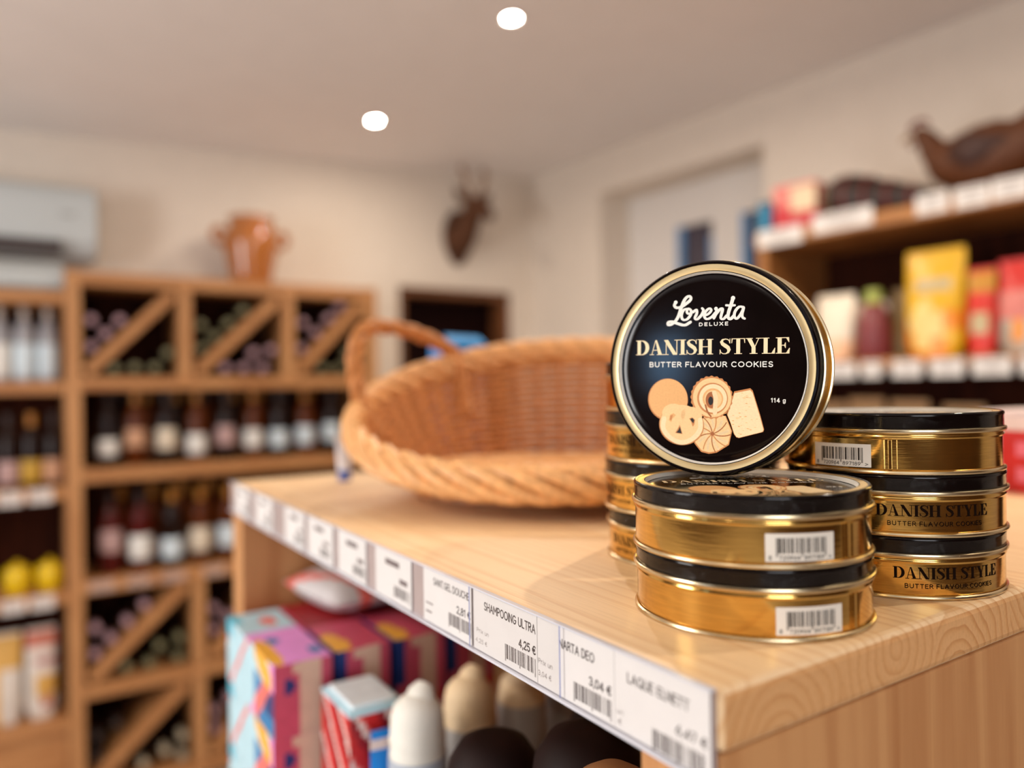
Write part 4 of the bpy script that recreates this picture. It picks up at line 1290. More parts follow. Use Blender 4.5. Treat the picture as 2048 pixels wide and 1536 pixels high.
# bottles --------------------------------------------------------------------
def glass(name, c, rough=.12): return pm(name, c, rough, var=.15, spec=.2)
GB = [glass('bottle_glass_green', rgb(40, 44, 26)), glass('bottle_glass_dark', rgb(30, 16, 12)), glass('bottle_glass_plum', rgb(110, 78, 84), .3), glass('bottle_glass_grey', rgb(84, 82, 70), .3), glass('bottle_glass_amber', rgb(82, 36, 8)), glass('bottle_glass_ruby', rgb(74, 12, 7))]
BOT = [(0, .012), (.012, .010), (.022, .004), (.030, 0), (.0355, .002), (.037, .008), (.037, .185), (.0355, .200), (.029, .218), (.019, .236), (.0148, .252), (.0140, .270), (.0140, .286), (.0158, .288), (.0158, .296), (.0125, .299), (0, .299)]
bl_lie = MB().lathe([(r * .93, z) for r, z in BOT], 24, axis='y').xf(lambda p: Vector((p.x, .302 - p.y, p.z))).mesh('glass', GB[1])
bl_cap = MB().lathe([(.0150, .235), (.0156, .250), (.0150, .287), (.0170, .289), (.0172, .299), (.012, .3015), (0, .302)], 20, axis='y').xf(lambda p: Vector((p.x, .302 - p.y, p.z))).mesh('capsule', pm('capsule_foil', rgb(90, 30, 30), .35))
def lying(x, z, label, group, g):
    t = thing('wine_bottle', label, 'wine bottle', (x, YF + .022, z + .0005), 0, group)
    mk('glass', bl_lie, None, t); setmat(mk('capsule', bl_cap, None, t), g)
    return t
CAPP = pm('capsule_pinkish', rgb(176, 140, 150), .45); CAPG = pm('capsule_olive', rgb(120, 116, 84), .45)
piles = [([(.205, 1.742), (.243, 1.690), (.290, 1.752), (.205, 1.648)], 'dark pinkish wine bottles lying above the diagonal of the rack\'s top left compartment', 'bottles, top left compartment above its diagonal', CAPP),
         ([(.262, 1.575), (.340, 1.575), (.420, 1.575), (.470, 1.635)], 'greenish wine bottles lying below the diagonal of the rack\'s top left compartment', 'bottles, top left compartment below its diagonal', CAPG),
         ([(.599, 1.748), (.650, 1.702), (.705, 1.762), (.767, 1.815), (.598, 1.656)], 'wine bottles lying above the diagonal of the rack\'s top middle compartment', 'bottles, top middle compartment above its diagonal', CAPG),
         ([(.690, 1.575), (.766, 1.575), (.806, 1.640), (.880, 1.652), (.842, 1.575)], 'plum coloured wine bottles lying below the diagonal of the rack\'s top middle compartment', 'bottles, top middle compartment below its diagonal', CAPP),
         ([(1.018, 1.776), (1.080, 1.732), (1.150, 1.790), (1.212, 1.845), (1.018, 1.655)], 'plum wine bottles lying above the diagonal of the rack\'s top right compartment', 'bottles, top right compartment above its diagonal', CAPP),
         ([(1.110, 1.575), (1.187, 1.575), (1.264, 1.575), (1.226, 1.641)], 'dark wine bottles lying below the diagonal of the rack\'s top right compartment', 'bottles, top right compartment below its diagonal', CAPG),
         ([(.376, .632), (.315, .577), (.205, .571), (.255, .520), (.204, .476)], 'dark wine bottles lying above the diagonal of the lower left compartment', 'bottles, lower left compartment above its diagonal', CAPP),
         ([(.500, .480), (.425, .460), (.390, .403), (.306, .403), (.495, .403)], 'olive wine bottles lying below the diagonal of the lower left compartment', 'bottles, lower left compartment below its diagonal', CAPG),
         ([(.633, .574), (.633, .490), (.690, .530)], 'pale wine bottles lying in the compartment right of the lower left one, by the counter', 'bottles, lower middle compartment above its diagonal', CAPP),
         ([(.506, .082), (.443, .040), (.362, .010), (.500, .006)], 'pale capped wine bottles lying below the diagonal of the bottom left compartment', 'bottles, bottom left compartment below its diagonal', pm('capsule_pale_foil', rgb(176, 164, 140), .4)),
         ([(.205, .160), (.272, .190), (.205, .084)], 'almost black wine bottles lying above the diagonal of the bottom left compartment', 'bottles, bottom left compartment above its diagonal', pm('capsule_black', rgb(40, 28, 24), .5)),
         ([(.633, .150), (.690, .190), (.633, .066)], 'plum wine bottles lying in the bottom middle compartment, by the counter', 'bottles, bottom middle compartment above its diagonal', CAPP)]
def settle(pos, cell, above):
    """let the bottles of one compartment rest clear of its boards, its diagonal and each other"""
    x0, x1, z0, z1 = cell; r = .0358
    P = [list(q) for q in pos]
    d = Vector((x1 - x0, z1 - z0)).normalized(); n = Vector((-d.y, d.x)) * (1 if above else -1)
    for it in range(400):
        for i, a in enumerate(P):
            for b in P[i + 1:]:
                v = Vector((a[0] - b[0], a[1] - b[1])); l = v.length
                if l < 2 * r:
                    v = (v / l if l > 1e-6 else Vector((1, 0))) * (2 * r - l) / 2
                    a[0] += v.x; a[1] += v.y; b[0] -= v.x; b[1] -= v.y
        for a in P:
            k = n.dot(Vector((a[0] - x0, a[1] - z0))) - (.0215 + r)
            if k < 0:
                a[0] -= n.x * k; a[1] -= n.y * k
            a[0] = min(max(a[0], x0 + r), x1 - r); a[1] = min(max(a[1], z0 + r), z1 - r)
    return P
for ip, (pos, lab, grp, g) in enumerate(piles):
    ci, ab = [(0, 1), (0, 0), (1, 1), (1, 0), (2, 1), (2, 0), (3, 1), (3, 0), (4, 1), (6, 0), (6, 1), (7, 1)][ip]
    pos = settle(pos, cells[ci], ab)
    for x, z in pos:
        lying(x, z, lab, grp, g)

st_glass = {}
def standing(x, y, z, label, group, g, lab_m, lz=(.045, .125), k=1.0, cap_m=None, name='wine_bottle', cat='wine bottle'):
    t = thing(name, label, cat, (x, y, z + .0007), rr.uniform(0, 6), group)
    b = mk('glass', BST, None, t); setmat(b, g)
    l = mk('label', MB().lathe([(.0371, lz[0]), (.0374, lz[0] + .0005), (.0374, lz[1]), (.0371, lz[1] + .0005)], 24), lab_m, t)
    c = mk('capsule', BCP, None, t); setmat(c, cap_m or MATS['capsule_foil'])
    t.scale = (k, k, k)
    return t
BST = MB().lathe(BOT, 24).mesh('glass', GB[0])
BCP = MB().lathe([(.0148, .250), (.0152, .252), (.0145, .287), (.0164, .289), (.0164, .299), (0, .3005)], 20).mesh('capsule', MATS['capsule_foil'])
LW = pm('label_white', rgb(226, 226, 222), .6); LP = pm('label_peach', rgb(196, 150, 118), .6); LC = pm('label_cream', rgb(216, 204, 184), .6); LR = pm('label_rosy', rgb(182, 150, 148), .6)
LB2 = pm('label_bluish', rgb(206, 222, 232), .6); LG = pm('label_gold', rgb(190, 150, 50), .5)
GOLDC = pm('capsule_gold', rgb(170, 110, 30), .35); DARKC = pm('capsule_dark', rgb(40, 20, 14), .4)
ord_ = ['first', 'second', 'third', 'fourth', 'fifth', 'sixth', 'seventh', 'eighth', 'ninth']
ytop = 1.185
r2 = [(.256, LW, 'white', (.045, .11)), (.356, LP, 'peach', (.075, .145)), (.469, LC, 'cream', (.060, .145)), (.584, LW, 'white', (.035, .115)), (.701, LR, 'pinkish grey', (.065, .145)),
      (.815, LW, 'small white', (.050, .125)), (.925, LB2, 'bluish white', (.045, .120)), (1.043, LB2, 'bluish white', (.050, .130)), (1.167, LB2, 'bluish white', (.060, .140))]
for i, (x, lm, nm, lz) in enumerate(r2):
    standing(x, YF + .095, ytop, '%s wine bottle with %s label, %s from left on the rack\'s upper open shelf' % (('dark', 'amber')[i % 2], nm, ord_[i]), 'bottles on the upper open shelf', GB[(1, 4, 1, 4, 1, 4, 1, 4, 1)[i]], lm, lz, .99, (DARKC, GOLDC)[i % 2])
for i, x in enumerate((.31, .41, .525, .64, .76, .87, .985, 1.10)):
    standing(x, YF + .20, ytop, 'amber brown wine bottle in the hidden second row of the rack\'s upper open shelf', 'back row bottles on the upper open shelf', GB[4 if i % 2 else 1], LP, (.05, .08), .99, GOLDC if i % 3 else DARKC)
r3 = [(.262, LR, 'rosy', (.085, .165)), (.368, LW, 'large white', (.045, .135)), (.485, LB2, 'bluish white', (.035, .110)), (.595, LC, 'cream', (.050, .140)), (.706, LB2, 'bluish white', (.055, .140))]
for i, (x, lm, nm, lz) in enumerate(r3):
    standing(x, YF + .095, .762, '%s wine bottle with %s label, %s from left on the rack\'s lower open shelf' % (('reddish', 'reddish', 'dark', 'amber', 'amber')[i], nm, ord_[i]), 'bottles on the lower open shelf', GB[(5, 5, 1, 4, 4)[i]], lm, lz, 1.06, (DARKC, DARKC, GOLDC, GOLDC, GOLDC)[i])
for i, x in enumerate((.82, .93, 1.04, 1.15)):
    standing(x, YF + .095, .762, 'wine bottle on the rack\'s lower open shelf, hidden behind the counter', 'hidden bottles on the lower open shelf', GB[4], LW, (.05, .13), 1.06, GOLDC)
for i, x in enumerate((.31, .425, .54, .65)):
    standing(x, YF + .20, .762, 'amber bottle with gold capsule in the second row of the rack\'s lower open shelf', 'back row bottles on the lower open shelf', GB[4], LP, (.05, .08), 1.12, GOLDC)

# shelf-edge labels on the rack
def edge_label(x0, x1, z0, z1, y, label, m, group):
    t = thing('shelf_label', label, 'label', ((x0 + x1) / 2, y, (z0 + z1) / 2), 0, group)
    mk('card', MB().box((0, 0, 0), (x1 - x0, .0012, z1 - z0)), m, t)
    s = MB()
    for k in range(3):
        s.box((-(x1 - x0) * .1, -.0008, (z1 - z0) * (.25 - .22 * k)), ((x1 - x0) * (.6 - .12 * k), .0003, (z1 - z0) * .08))
    mk('print_lines', s, M_TAGGREY, t)
LBM = pm('label_card', rgb(220, 212, 208), .6)
for i, x in enumerate((.224, .350, .475, .630)):
    edge_label(x - .042, x + .042, .722, .757, YF - .001, 'pale shelf label on the rack\'s lower open shelf edge, %s from the left' % ord_[i], pm('label_card_dull', rgb(190, 160, 146), .6), 'labels on the lower open shelf')

# jar on the rack
jr = thing('stoneware_jar', 'brown glazed two handled stoneware jar standing on top of the wine rack', 'jar', (.835, 3.42, 1.945))
M_JAR = pm('brown_glaze', rgb(172, 104, 48), .16, var=.18, scale=(14, 14, 8), coat=.5)
mk('body', MB().lathe([(0, .004), (.072, .004), (.082, 0), (.086, .008), (.093, .06), (.106, .12), (.116, .17), (.118, .20), (.112, .228), (.098, .255), (.090, .270), (.092, .284), (.100, .294), (.098, .302), (.088, .298), (.084, .280), (.088, .25), (.09, .20), (0, .03)], 48), M_JAR, jr)
for sg in (-1, 1):
    s = MB(); s.tube(catmull([(sg * .108, 0, .235), (sg * .140, 0, .245), (sg * .158, 0, .222), (sg * .146, 0, .192), (sg * .112, 0, .180)], 7), .014, 10)
    mk('handle', s, M_JAR, jr)

# ------------------------------------------------------------------ lower bottle shelf at the far left
ls = thing('bottle_shelf', 'pine shelf unit of bottles at the left edge of the picture, beside the wine rack', 'shelf unit', (-.2, YF, FLOOR))
def lsb(x0, x1, z0, z1, y0=YF, y1=YB):
    return MB().box(((x0 + x1) / 2, (y0 + y1) / 2, (z0 + z1) / 2), (x1 - x0, y1 - y0, z1 - z0)).xf(lambda p: p - Vector((-.2, YF, FLOOR)))
XR = PX[0] - PWD - .001
mk('side_panel', lsb(-.50, -.455, FLOOR, 1.86), M_PINEV, ls, bevel=.003)
LZ = [1.50, 1.105, .715, .24]
mk('top_board', lsb(-.455, XR, 1.815, 1.86), M_PINE, ls, bevel=.003)
for z in LZ:
    mk('shelf_board', lsb(-.455, XR, z - .022, z + .022), M_PINE, ls, bevel=.003)
mk('back_panel', lsb(-.50, XR, FLOOR, 1.85, YB, YB + .01), M_DARKWOOD, ls)
mk('kick_board', lsb(-.455, XR, FLOOR, .218, YF + .02, YF + .04), M_PINE, ls, bevel=.003)
for i, (x, lm) in enumerate(((-.092, LW), (-.016, LB2), (.060, LB2))):
    standing(x, YF + .11, 1.522, 'grey white labelled bottle on the left unit\'s top shelf, %s' % ('nearest the picture edge', 'between its two neighbours', 'beside the rack post')[i], 'bottles on the left unit\'s top shelf', pm('bottle_frosted', rgb(150, 150, 156), .3), lm, (.02, .15), .95, pm('capsule_pale', rgb(186, 170, 156), .4))
for i, (x, lm, nm, cp, g) in enumerate(((-.070, LR, 'pinkish', DARKC, GB[1]), (.002, LG, 'yellow', GOLDC, GB[1]), (.0725, LP, 'peach', DARKC, GB[1]))):
    standing(x, YF + .10, 1.127, 'dark bottle with %s label on the second shelf left of the wine rack' % nm, 'bottles on the left unit\'s second shelf', g, lm, (.02, .11), .92, cp)
def lemon(x, z, label):
    t = thing('yellow_tub', label, 'tub', (x, YF + .09, z + .0007), 0, 'yellow tubs')
    mk('tub', MB().lathe([(0, 0), (.036, 0), (.040, .006), (.047, .055), (.044, .085), (.03, .10), (0, .103)], 28), pm('yellow_tub_plastic', rgb(222, 186, 10), .35), t)
    mk('foil_lid', MB().lathe([(.012, .1005), (.012, .112), (.006, .118), (0, .118)], 16), pm('yellow_cap', rgb(206, 170, 20), .35), t)
lemon(-.046, .737, 'round yellow tub nearest the left edge on the shelf beside the wine rack')
lemon(.058, .737, 'round yellow tub beside the rack post on the left shelf unit')
for i, (x, z) in enumerate(((-.066, 1.105), (.028, 1.107), (-.060, .715), (.030, .715))):
    edge_label(x - .036, x + .036, z - .03, z + .018, YF - .001, 'greyish white shelf label on the left unit, %s' % ('under the dark bottles by the picture edge', 'under the dark bottles by the rack post', 'under the yellow tubs by the picture edge', 'under the yellow tubs by the rack post')[i], LBM, 'labels on the left shelf unit')
for i, (x, lab) in enumerate(((-.085, 'orange and white printed bag on the low shelf at the picture\'s left edge'), (.025, 'white bag with red and yellow print on the low shelf beside the rack post'))):
    t = thing('flour_bag', lab, 'bag', (x, YF + .10, .2628), 0, 'printed bags on the left low shelf')
    s = pouch(.10, .07, .32)
    for q in range(len(s.f)):
        c = sum((Vector(s.v[k]) for k in s.f[q]), Vector()) / len(s.f[q])
        if i: s.m[q] = 1 if c.z > .255 else (2 if .19 < c.z < .23 and c.x > -.02 else (3 if .08 < c.z < .17 and c.x > -.01 else (1 if .03 < c.z < .08 and 0 < c.x < .03 else 0)))
        else: s.m[q] = 3 if c.z > .2 or c.x < -.01 else 0
    mk('bag', s, [pm('bag_white', rgb(214, 206, 198), .5), pm('bag_rose', rgb(190, 110, 90), .5), M_REDD, pm('bag_yellow', rgb(206, 160, 80), .5)], t)
    mk('top_seam', MB().box((0, 0, .325), (.096, .003, .012)), pm('bag_white', rgb(214, 206, 198), .5), t)

# air conditioner
ac = thing('air_conditioner', 'white wall mounted air conditioner with open flap above the left shelf unit', 'air conditioner', (-.2, 3.4, 2.02))
M_AC = pm('ac_plastic', rgb(190, 197, 199), .4, var=.02)
s = MB(); prof = [(3.6, .285), (3.46, .285), (3.41, .262), (3.395, .22), (3.395, .055), (3.43, .0), (3.6, .0)]
vs = [(x, y - 3.4, z) for x in (-.44, .434) for y, z in prof]
nP = len(prof)
s.add(vs, [tuple(range(nP)), tuple(range(2 * nP - 1, nP - 1, -1))] + [(i, i + nP, (i + 1) % nP + nP, (i + 1) % nP) for i in range(nP)])
mk('casing', s, M_AC, ac, bevel=.006)
mk('outlet_slot', MB().box((-.05, -.006, .030), (.72, .05, .045)), pm('ac_dark_slot', rgb(50, 34, 32), .6), ac, bevel=.004)
s = MB(); s.grid(lambda u, v: Vector((-.41 + .72 * u, -.02 - .10 * v - .02 * math.sin(PI * v), -.035 - .10 * v)), 8, 8); s.grid(lambda u, v: Vector((-.41 + .72 * u, -.02 - .10 * v - .02 * math.sin(PI * v) + .004, -.041 - .10 * v)), 8, 8)
s.box((-.05, -.008, -.012), (.02, .012, .06))
mk('flap', s, M_AC, ac)
mk('brand_plate', MB().box((.33, -.0055, .16), (.05, .001, .012)), pm('ac_grey_plate', rgb(150, 152, 152), .4), ac)

# ------------------------------------------------------------------ deer head mount
M_FUR = pm('deer_fur', rgb(80, 44, 17), .8, var=.25, scale=(30, 30, 30)); M_PLQ = pm('plaque_wood', rgb(72, 38, 18), .5, var=.2); M_ANT = pm('antler', rgb(150, 112, 84), .6, var=.15); M_NOSE = pm('deer_nose', rgb(24, 14, 12), .4)
dh = thing('deer_head_mount', 'stuffed roe deer head with small antlers hung above the dark doorway', 'deer head', (1.978, 3.6, 2.30))
dh.scale = (1.12, 1.12, 1.12)
s = MB(); ol = []
for i in range(32):
    a = 2 * PI * i / 32
    ol.append((.078 * math.sin(a) * (1 - .18 * max(0, -math.cos(a))), .135 * math.cos(a)))
vs = [(x, -.001, z) for x, z in ol] + [(x, -.024, z) for x, z in ol]
s.add(vs, [tuple(range(32)), tuple(range(63, 31, -1))] + [(i, (i + 1) % 32, (i + 1) % 32 + 32, i + 32) for i in range(32)])
mk('plaque', s, M_PLQ, dh, bevel=.004)
s = MB()
s.tube(catmull([(0, -.02, -.02), (0, -.075, .0), (0, -.135, .055), (0, -.175, .105), (0, -.215, .115), (0, -.265, .088), (0, -.310, .055), (0, -.335, .040)], 6),
       [v for v in [.074, .073, .071, .069, .067, .066, .064, .062, .059, .057, .055, .052, .050, .049, .049, .05, .052, .053, .054, .054, .053, .052, .050, .048, .045, .043, .041, .039, .036, .034, .032, .031, .030, .029, .028, .027, .027, .026, .025, .024, .023, .018, .010]][:43], 16)
head = mk('head', s, M_FUR, dh)
for sg in (-1, 1):
    s = MB(); s.tube(catmull([(sg * .040, -.185, .140), (sg * .075, -.175, .170), (sg * .098, -.170, .200)], 6), [.010, .016, .020, .022, .023, .023, .022, .020, .017, .013, .009, .005, .002], 10, flat=.45)
    mk('ear', s, M_FUR, dh)
for sg in (-1, 1):
    s = MB()
    s.tube(catmull([(sg * .024, -.195, .150), (sg * .040, -.190, .200), (sg * .052, -.185, .255), (sg * .062, -.178, .310)], 6), [.011] * 4 + [.0095] * 5 + [.008] * 5 + [.006] * 4 + [.003], 9)
    s.tube([(sg * .046, -.188, .225), (sg * .052, -.215, .250), (sg * .054, -.222, .272)], [.008, .006, .003], 8)
    s.tube([(sg * .055, -.183, .270), (sg * .060, -.160, .290), (sg * .062, -.152, .306)], [.007, .005, .003], 8)
    mk('antler', s, M_ANT, dh)
s = MB(); s.lathe([(0, -.012), (.010, -.009), (.0145, 0), (.012, .008), (0, .012)], 16, c=(0, -.338, .046)); mk('nose', s, M_NOSE, dh)
for sg in (-1, 1):
    s = MB(); s.lathe([(0, -.008), (.006, -.005), (.008, 0), (.006, .005), (0, .008)], 14, c=(sg * .043, -.222, .122)); mk('eye', s, M_NOSE, dh)

# ------------------------------------------------------------------ shelf unit on the right wall
SA = Vector((2.244, .945, 0)); SD = Vector((-.0862, .9963, 0)).normalized(); SN = Vector((SD.y, -SD.x, 0))   # along the front edge (away), into the wall
SROT = math.atan2(SD.y, SD.x) - PI / 2
def shp(a, o, z): p = SA + SD * a + SN * o; return (p.x, p.y, z)
ru = thing('shop_shelf', 'brown wooden shelf unit of groceries along the right wall with white label strips', 'shelf unit', shp(0, 0, FLOOR), SROT)
A1, A0 = .80, -1.3       # far end, near end along the front edge
def rub(a0, a1, o0, o1, z0, z1): return MB().box(((o0 + o1) / 2, (a0 + a1) / 2, (z0 + z1) / 2 - FLOOR), (o1 - o0, a1 - a0, z1 - z0))
mk('side_panel', rub(A1 - .035, A1, .0, .40, FLOOR, 1.955), M_SHELFWOOD, ru, bevel=.002)
mk('side_panel', rub(A0, A0 + .035, .0, .40, FLOOR, 1.955), M_SHELFWOOD, ru, bevel=.002)
mk('back_panel', rub(A0, A1, .400, .412, FLOOR, 1.98), M_DARKWOOD, ru)
mk('top_board', rub(A0, A1 + .01, -.004, .40, 1.957, 2.003), M_SHELFWOOD, ru, bevel=.002)
for z in (1.548, 1.135, .70, .25):
    mk('shelf_board', rub(A0 + .035, A1 - .035, .0, .40, z - .03, z), M_SHELFWOOD, ru, bevel=.002)
# white price cards along the edges
def shelf_card(a, z, w_, h_, label):
    t = thing('shelf_label', label, 'label', shp(a, -.006, z), SROT, 'white labels on the right shelves')
    mk('card', MB().box((0, 0, 0), (.0015, w_, h_)), M_PAPER, t)
    s = MB()
    for k in range(3): s.box((-.001, .0, h_ * (.28 - .26 * k)), (.0004, w_ * (.7 - .15 * k), h_ * .07))
    mk('print_lines', s, M_TAGGREY, t)
for a, z, w_, lb in ((.71, 1.983, .17, 'under the red box'), (.487, 1.998, .20, 'under the dark bundle'), (.213, 1.996, .088, 'below the hen\'s head'), (.107, 1.994, .088, 'below the hen\'s body'), (.012, 1.997, .088, 'below the hen\'s tail')):
    shelf_card(a, z, w_, .058, 'white card on the right unit\'s top board edge, ' + lb)
for a, w_, lb in ((.50, .10, 'under the white bag'), (.398, .06, 'under the maroon bag'), (.292, .085, 'left part under the big yellow bag'), (.180, .088, 'right part under the big yellow bag'), (.064, .095, 'under the red bags'), (-.05, .09, 'at the picture\'s right edge')):
    shelf_card(a, 1.514, w_, .050, 'white card on the right unit\'s middle shelf edge, ' + lb)

# groceries on the middle shelf
def bag(a, o, w_, d_, h_, label, mats, fn, name='grocery_bag', rz=0, grp='bags on the right middle shelf', z=1.549):
    t = thing(name, label, 'bag', shp(a, o, z), SROT + PI / 2 + rz, grp)
    s = pouch(w_, d_, h_)
    for q in range(len(s.f)):
        c = sum((Vector(s.v[k]) for k in s.f[q]), Vector()) / len(s.f[q])
        s.m[q] = fn(c.x / w_ + .5, c.z / h_)
    mk('bag', s, mats, t)
    mk('top_seam', MB().box((0, 0, h_ + .004), (w_ * .97, .003, .012)), mats[0], t)
    return t
Y1 = pm('yellow_bag', rgb(222, 172, 4), .35); Y2 = pm('yellow_bag_orange', rgb(232, 140, 10), .35); Y3 = pm('yellow_bag_pale', rgb(232, 206, 130), .4); Y4 = pm('yellow_bag_grey', rgb(186, 170, 130), .4)
def fyel(u, v):
    if .60 < v < .72 and .15 < u < .85: return 3
    if v < .22 and u < .25: return 0
    if v < .42 and u < .3 + .4 * (.42 - v): return 1
    if math.hypot((u - .62) / .24, (v - .30) / .26) < 1: return 2
    return 0 if v > .4 else 1
bag(.245, .09, .17, .08, .315, 'tall bright yellow bag on the right unit\'s middle shelf', [Y1, Y2, Y3, Y4], fyel)
bag(.112, .07, .075, .05, .24, 'narrow red and yellow bag between the big yellow bag and the round red one', [pm('red_bag', rgb(206, 40, 24), .4), pm('red_bag_yellow', rgb(190, 130, 20), .4), Y4], lambda u, v: 1 if v > .72 else (2 if .28 < v < .52 and .2 < u < .8 else 0))
bag(.0, .09, .15, .09, .255, 'red and white bag with a grey patch at the picture\'s right edge', [pm('red_bag_bright', rgb(200, 24, 14), .4), pm('pink_panel', rgb(206, 120, 112), .45), pm('grey_panel', rgb(176, 164, 150), .45), Y2], lambda u, v: 0 if v > .66 else (1 if v > .40 else (3 if .55 < u < .75 and v > .15 else 2)))
bag(.555, .08, .13, .08, .21, 'white bag at the far end of the right unit\'s middle shelf', [pm('white_bag', rgb(232, 220, 200), .45), pm('white_bag_peach', rgb(238, 190, 150), .45)], lambda u, v: 1 if v < .3 else 0)
bag(.36, .12, .055, .05, .21, 'olive bag squeezed beside the yellow bag on the right middle shelf', [pm('olive_bag', rgb(110, 84, 36), .5)], lambda u, v: 0)
t = thing('bean_bottle', 'maroon filled bottle with a light green cap on the right unit\'s middle shelf', 'bottle', shp(.425, .07, 1.549))
mk('body', MB().lathe([(0, 0), (.048, 0), (.052, .006), (.050, .10), (.040, .15), (.028, .172), (.022, .178), (0, .178)], 32), pm('maroon_beans', rgb(124, 52, 56), .4, var=.3, scale=(60, 60, 60)), t)
mk('cap', MB().lathe([(.024, .176), (.025, .178), (.024, .218), (.018, .222), (0, .222)], 24), pm('light_green_cap', rgb(178, 190, 100), .4), t)
t = thing('white_sack', 'pale folded sack standing behind the maroon bottle on the right middle shelf', 'sack', shp(.50, .20, 1.549), SROT + PI / 2)
mk('sack', pouch(.13, .09, .19), pm('pale_sack', rgb(216, 196, 180), .5), t); mk('top_fold', MB().box((0, 0, .192), (.11, .008, .012)), pm('pale_sack', rgb(216, 196, 180), .5), t)
# lower shelf: pale sacks just visible above the tins
for i, (a, h_) in enumerate(((.63, .262), (.50, .275), (.36, .268), (.20, .255))):
    bag(a, .16, .12, .10, h_, 'pale beige sack on the right unit\'s lower shelf, %s' % ('furthest away', 'second furthest', 'third furthest', 'nearest the right stack')[i], [pm('beige_sack', rgb(190, 150, 104), .6)], lambda u, v: 0, 'grain_sack', 0, 'sacks on the right lower shelf', 1.136)

# on top of the unit
t = thing('gift_box', 'red and cream box at the far end of the right unit\'s top board', 'box', shp(.682, .09, 2.004), SROT + dg_(5))
def gbx(f, u, v):
    if f in ('-x', '-y'): return 1 if (v > .45 and u > .45) else (2 if v > .6 else 0)
    return 2
mk('carton', painted_box('carton', (.11, .15, .150), [pm('box_red', rgb(190, 22, 40), .4), pm('box_cream', rgb(226, 204, 170), .5), pm('box_rosy', rgb(220, 120, 112), .45)], gbx, res=.012), None, t)
mk('lid', MB().box((0, 0, .153), (.115, .155, .012)), pm('box_rosy', rgb(220, 120, 112), .45), t, bevel=.002)
t = thing('ham_joint', 'dark wrapped ham joint with red netting lying on the right unit\'s top board', 'ham', shp(.418, .12, 2.005), SROT)
s = MB(); s.tube(catmull([(0, .17, .085), (0, .12, .086), (.0, .04, .070), (0, -.06, .052), (0, -.13, .038), (0, -.17, .034)], 6), [.02, .045, .06, .07, .076, .079, .081, .082, .082, .081, .079, .076, .072, .068, .065, .062, .058, .054, .051, .048, .045, .042, .04, .038, .036, .034, .032, .03, .026, .02, .01], 20)
s.v = [(x, y, max(z, .0)) for x, y, z in s.v]
mk('joint', s, pm('dark_ham_skin', rgb(42, 20, 14), .5, var=.3, scale=(20, 20, 20)), t)
s = MB()
for k in range(4):
    y = .09 - .065 * k; r = (.083, .077, .061, .046)[k]; zc = (.078, .066, .053, .042)[k]
    s.tube([(r * math.cos(2 * PI * i / 28), y, max(.002, zc + r * math.sin(2 * PI * i / 28))) for i in range(28)], .004, 6, closed=True)
mk('netting', s, pm('red_netting', rgb(130, 30, 24), .6), t)
t = thing('tea_box', 'small blue box at the far corner of the right unit, beside the red box', 'box', shp(.788, .06, 2.004), SROT)
mk('carton', MB().box((0, 0, .055), (.08, .04, .11)), pm('teal_box', rgb(40, 130, 170), .4), t, bevel=.002); mk('lid', MB().box((0, 0, .112), (.083, .043, .008)), pm('dark_box_lid', rgb(50, 30, 30), .4), t)

# the hen
hn = thing('hen_figure', 'brown hen figure standing on the right unit\'s top board at the picture\'s right edge', 'hen', shp(.150, .16, 2.003), SROT)
hn.scale = (1.2, 1.2, 1.2)
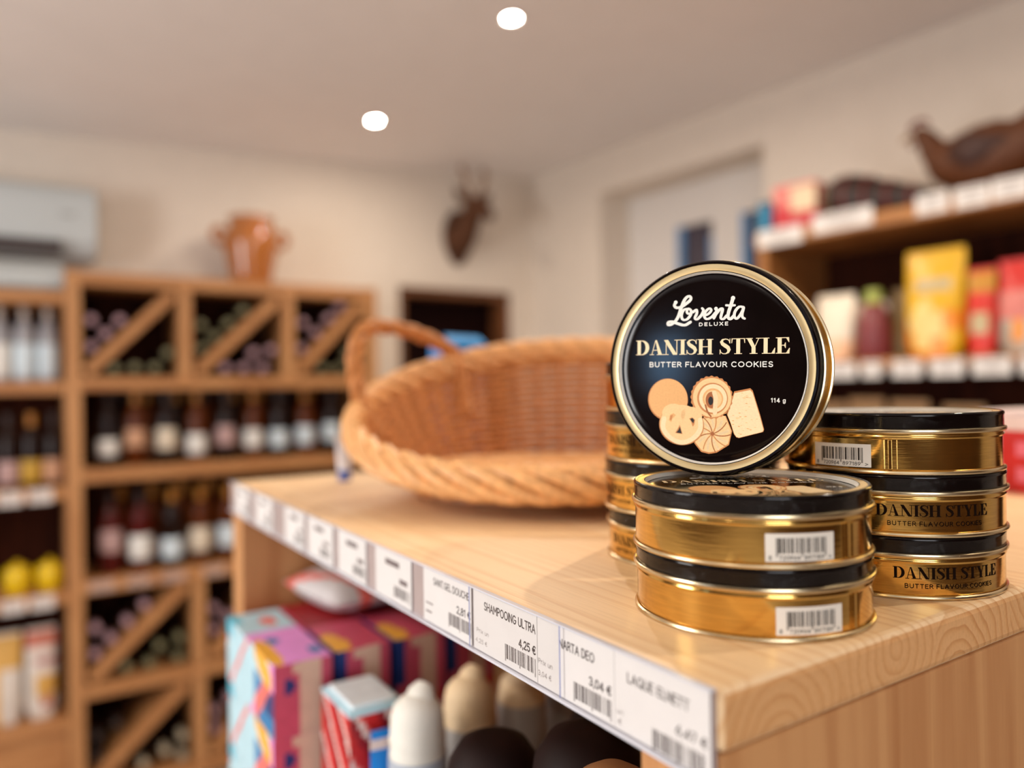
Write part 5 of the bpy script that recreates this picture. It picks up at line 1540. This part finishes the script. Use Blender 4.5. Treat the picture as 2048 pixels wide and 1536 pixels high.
# local: +y = away (head side)
M_HEN = pm('hen_feathers', rgb(88, 46, 15), .6, var=.35, scale=(30, 30, 30)); M_HEND = pm('hen_dark_feathers', rgb(56, 24, 12), .6, var=.3, scale=(30, 30, 30)); M_COMB = pm('hen_comb', rgb(110, 26, 20), .5)
ctrl = [(0, .150, .205), (0, .140, .212), (0, .118, .190), (0, .098, .155), (0, .060, .125), (0, .0, .112), (0, -.060, .118), (0, -.110, .140), (0, -.145, .185), (0, -.165, .235)]
rad0 = [.004, .022, .027, .036, .066, .084, .082, .062, .038, .014]
P = catmull(ctrl, 5); Rr = []
for i in range(len(P)):
    k = i / 5; a = int(min(k, 8)); fr_ = k - a
    Rr.append(rad0[a] * (1 - fr_) + rad0[min(a + 1, 9)] * fr_)
s = MB(); s.tube(P, Rr, 18, flat=.85); mk('body', s, M_HEN, hn)
s = MB()
for k in range(5):
    an = -.35 + .22 * k
    s.tube(catmull([(.012 * (k - 2), -.115, .150), (.014 * (k - 2), -.150 - .02 * math.cos(an), .215), (.016 * (k - 2), -.172 - .022 * k * .6, .285 - .012 * k)], 6), [.006, .012, .016, .019, .020, .020, .019, .017, .014, .011, .008, .005, .002], 8, flat=.5)
mk('tail', s, M_HEND, hn)
for sg in (-1, 1):
    s = MB(); s.tube(catmull([(sg * .060, .045, .130), (sg * .074, -.01, .122), (sg * .066, -.085, .135)], 6), [.008, .018, .027, .033, .037, .039, .038, .035, .030, .024, .017, .010, .003], 10, flat=.35)
    mk('wing', s, M_HEND, hn)
s = MB(); s.tube(catmull([(0, .160, .226), (0, .156, .244), (0, .146, .240), (0, .141, .250), (0, .131, .243), (0, .124, .247), (0, .114, .232)], 4), .006, 8, flat=.7)
mk('comb', s, M_COMB, hn)
mk('wattle', MB().lathe([(0, -.012), (.006, -.006), (.005, .004), (0, .008)], 10, c=(0, .158, .190)), M_COMB, hn)
mk('beak', MB().tube([(0, .160, .213), (0, .178, .207), (0, .186, .202)], [.008, .005, .001], 8), pm('hen_beak', rgb(150, 110, 50), .5), hn)
for sg in (-1, 1):
    s = MB(); s.tube([(sg * .028, .0, .055), (sg * .028, .004, .008)], .006, 8); s.tube([(sg * .028, -.018, .005), (sg * .028, .034, .005)], .005, 8); s.tube([(sg * .028, .004, .005), (sg * .044, .028, .005)], .004, 8)
    mk('leg', s, pm('hen_leg', rgb(130, 96, 40), .5), hn)

# ------------------------------------------------------------------ lift the whole place so that the floor is at 0
for o in SC.objects:
    if o.parent is None:
        o.location.z += -FLOOR
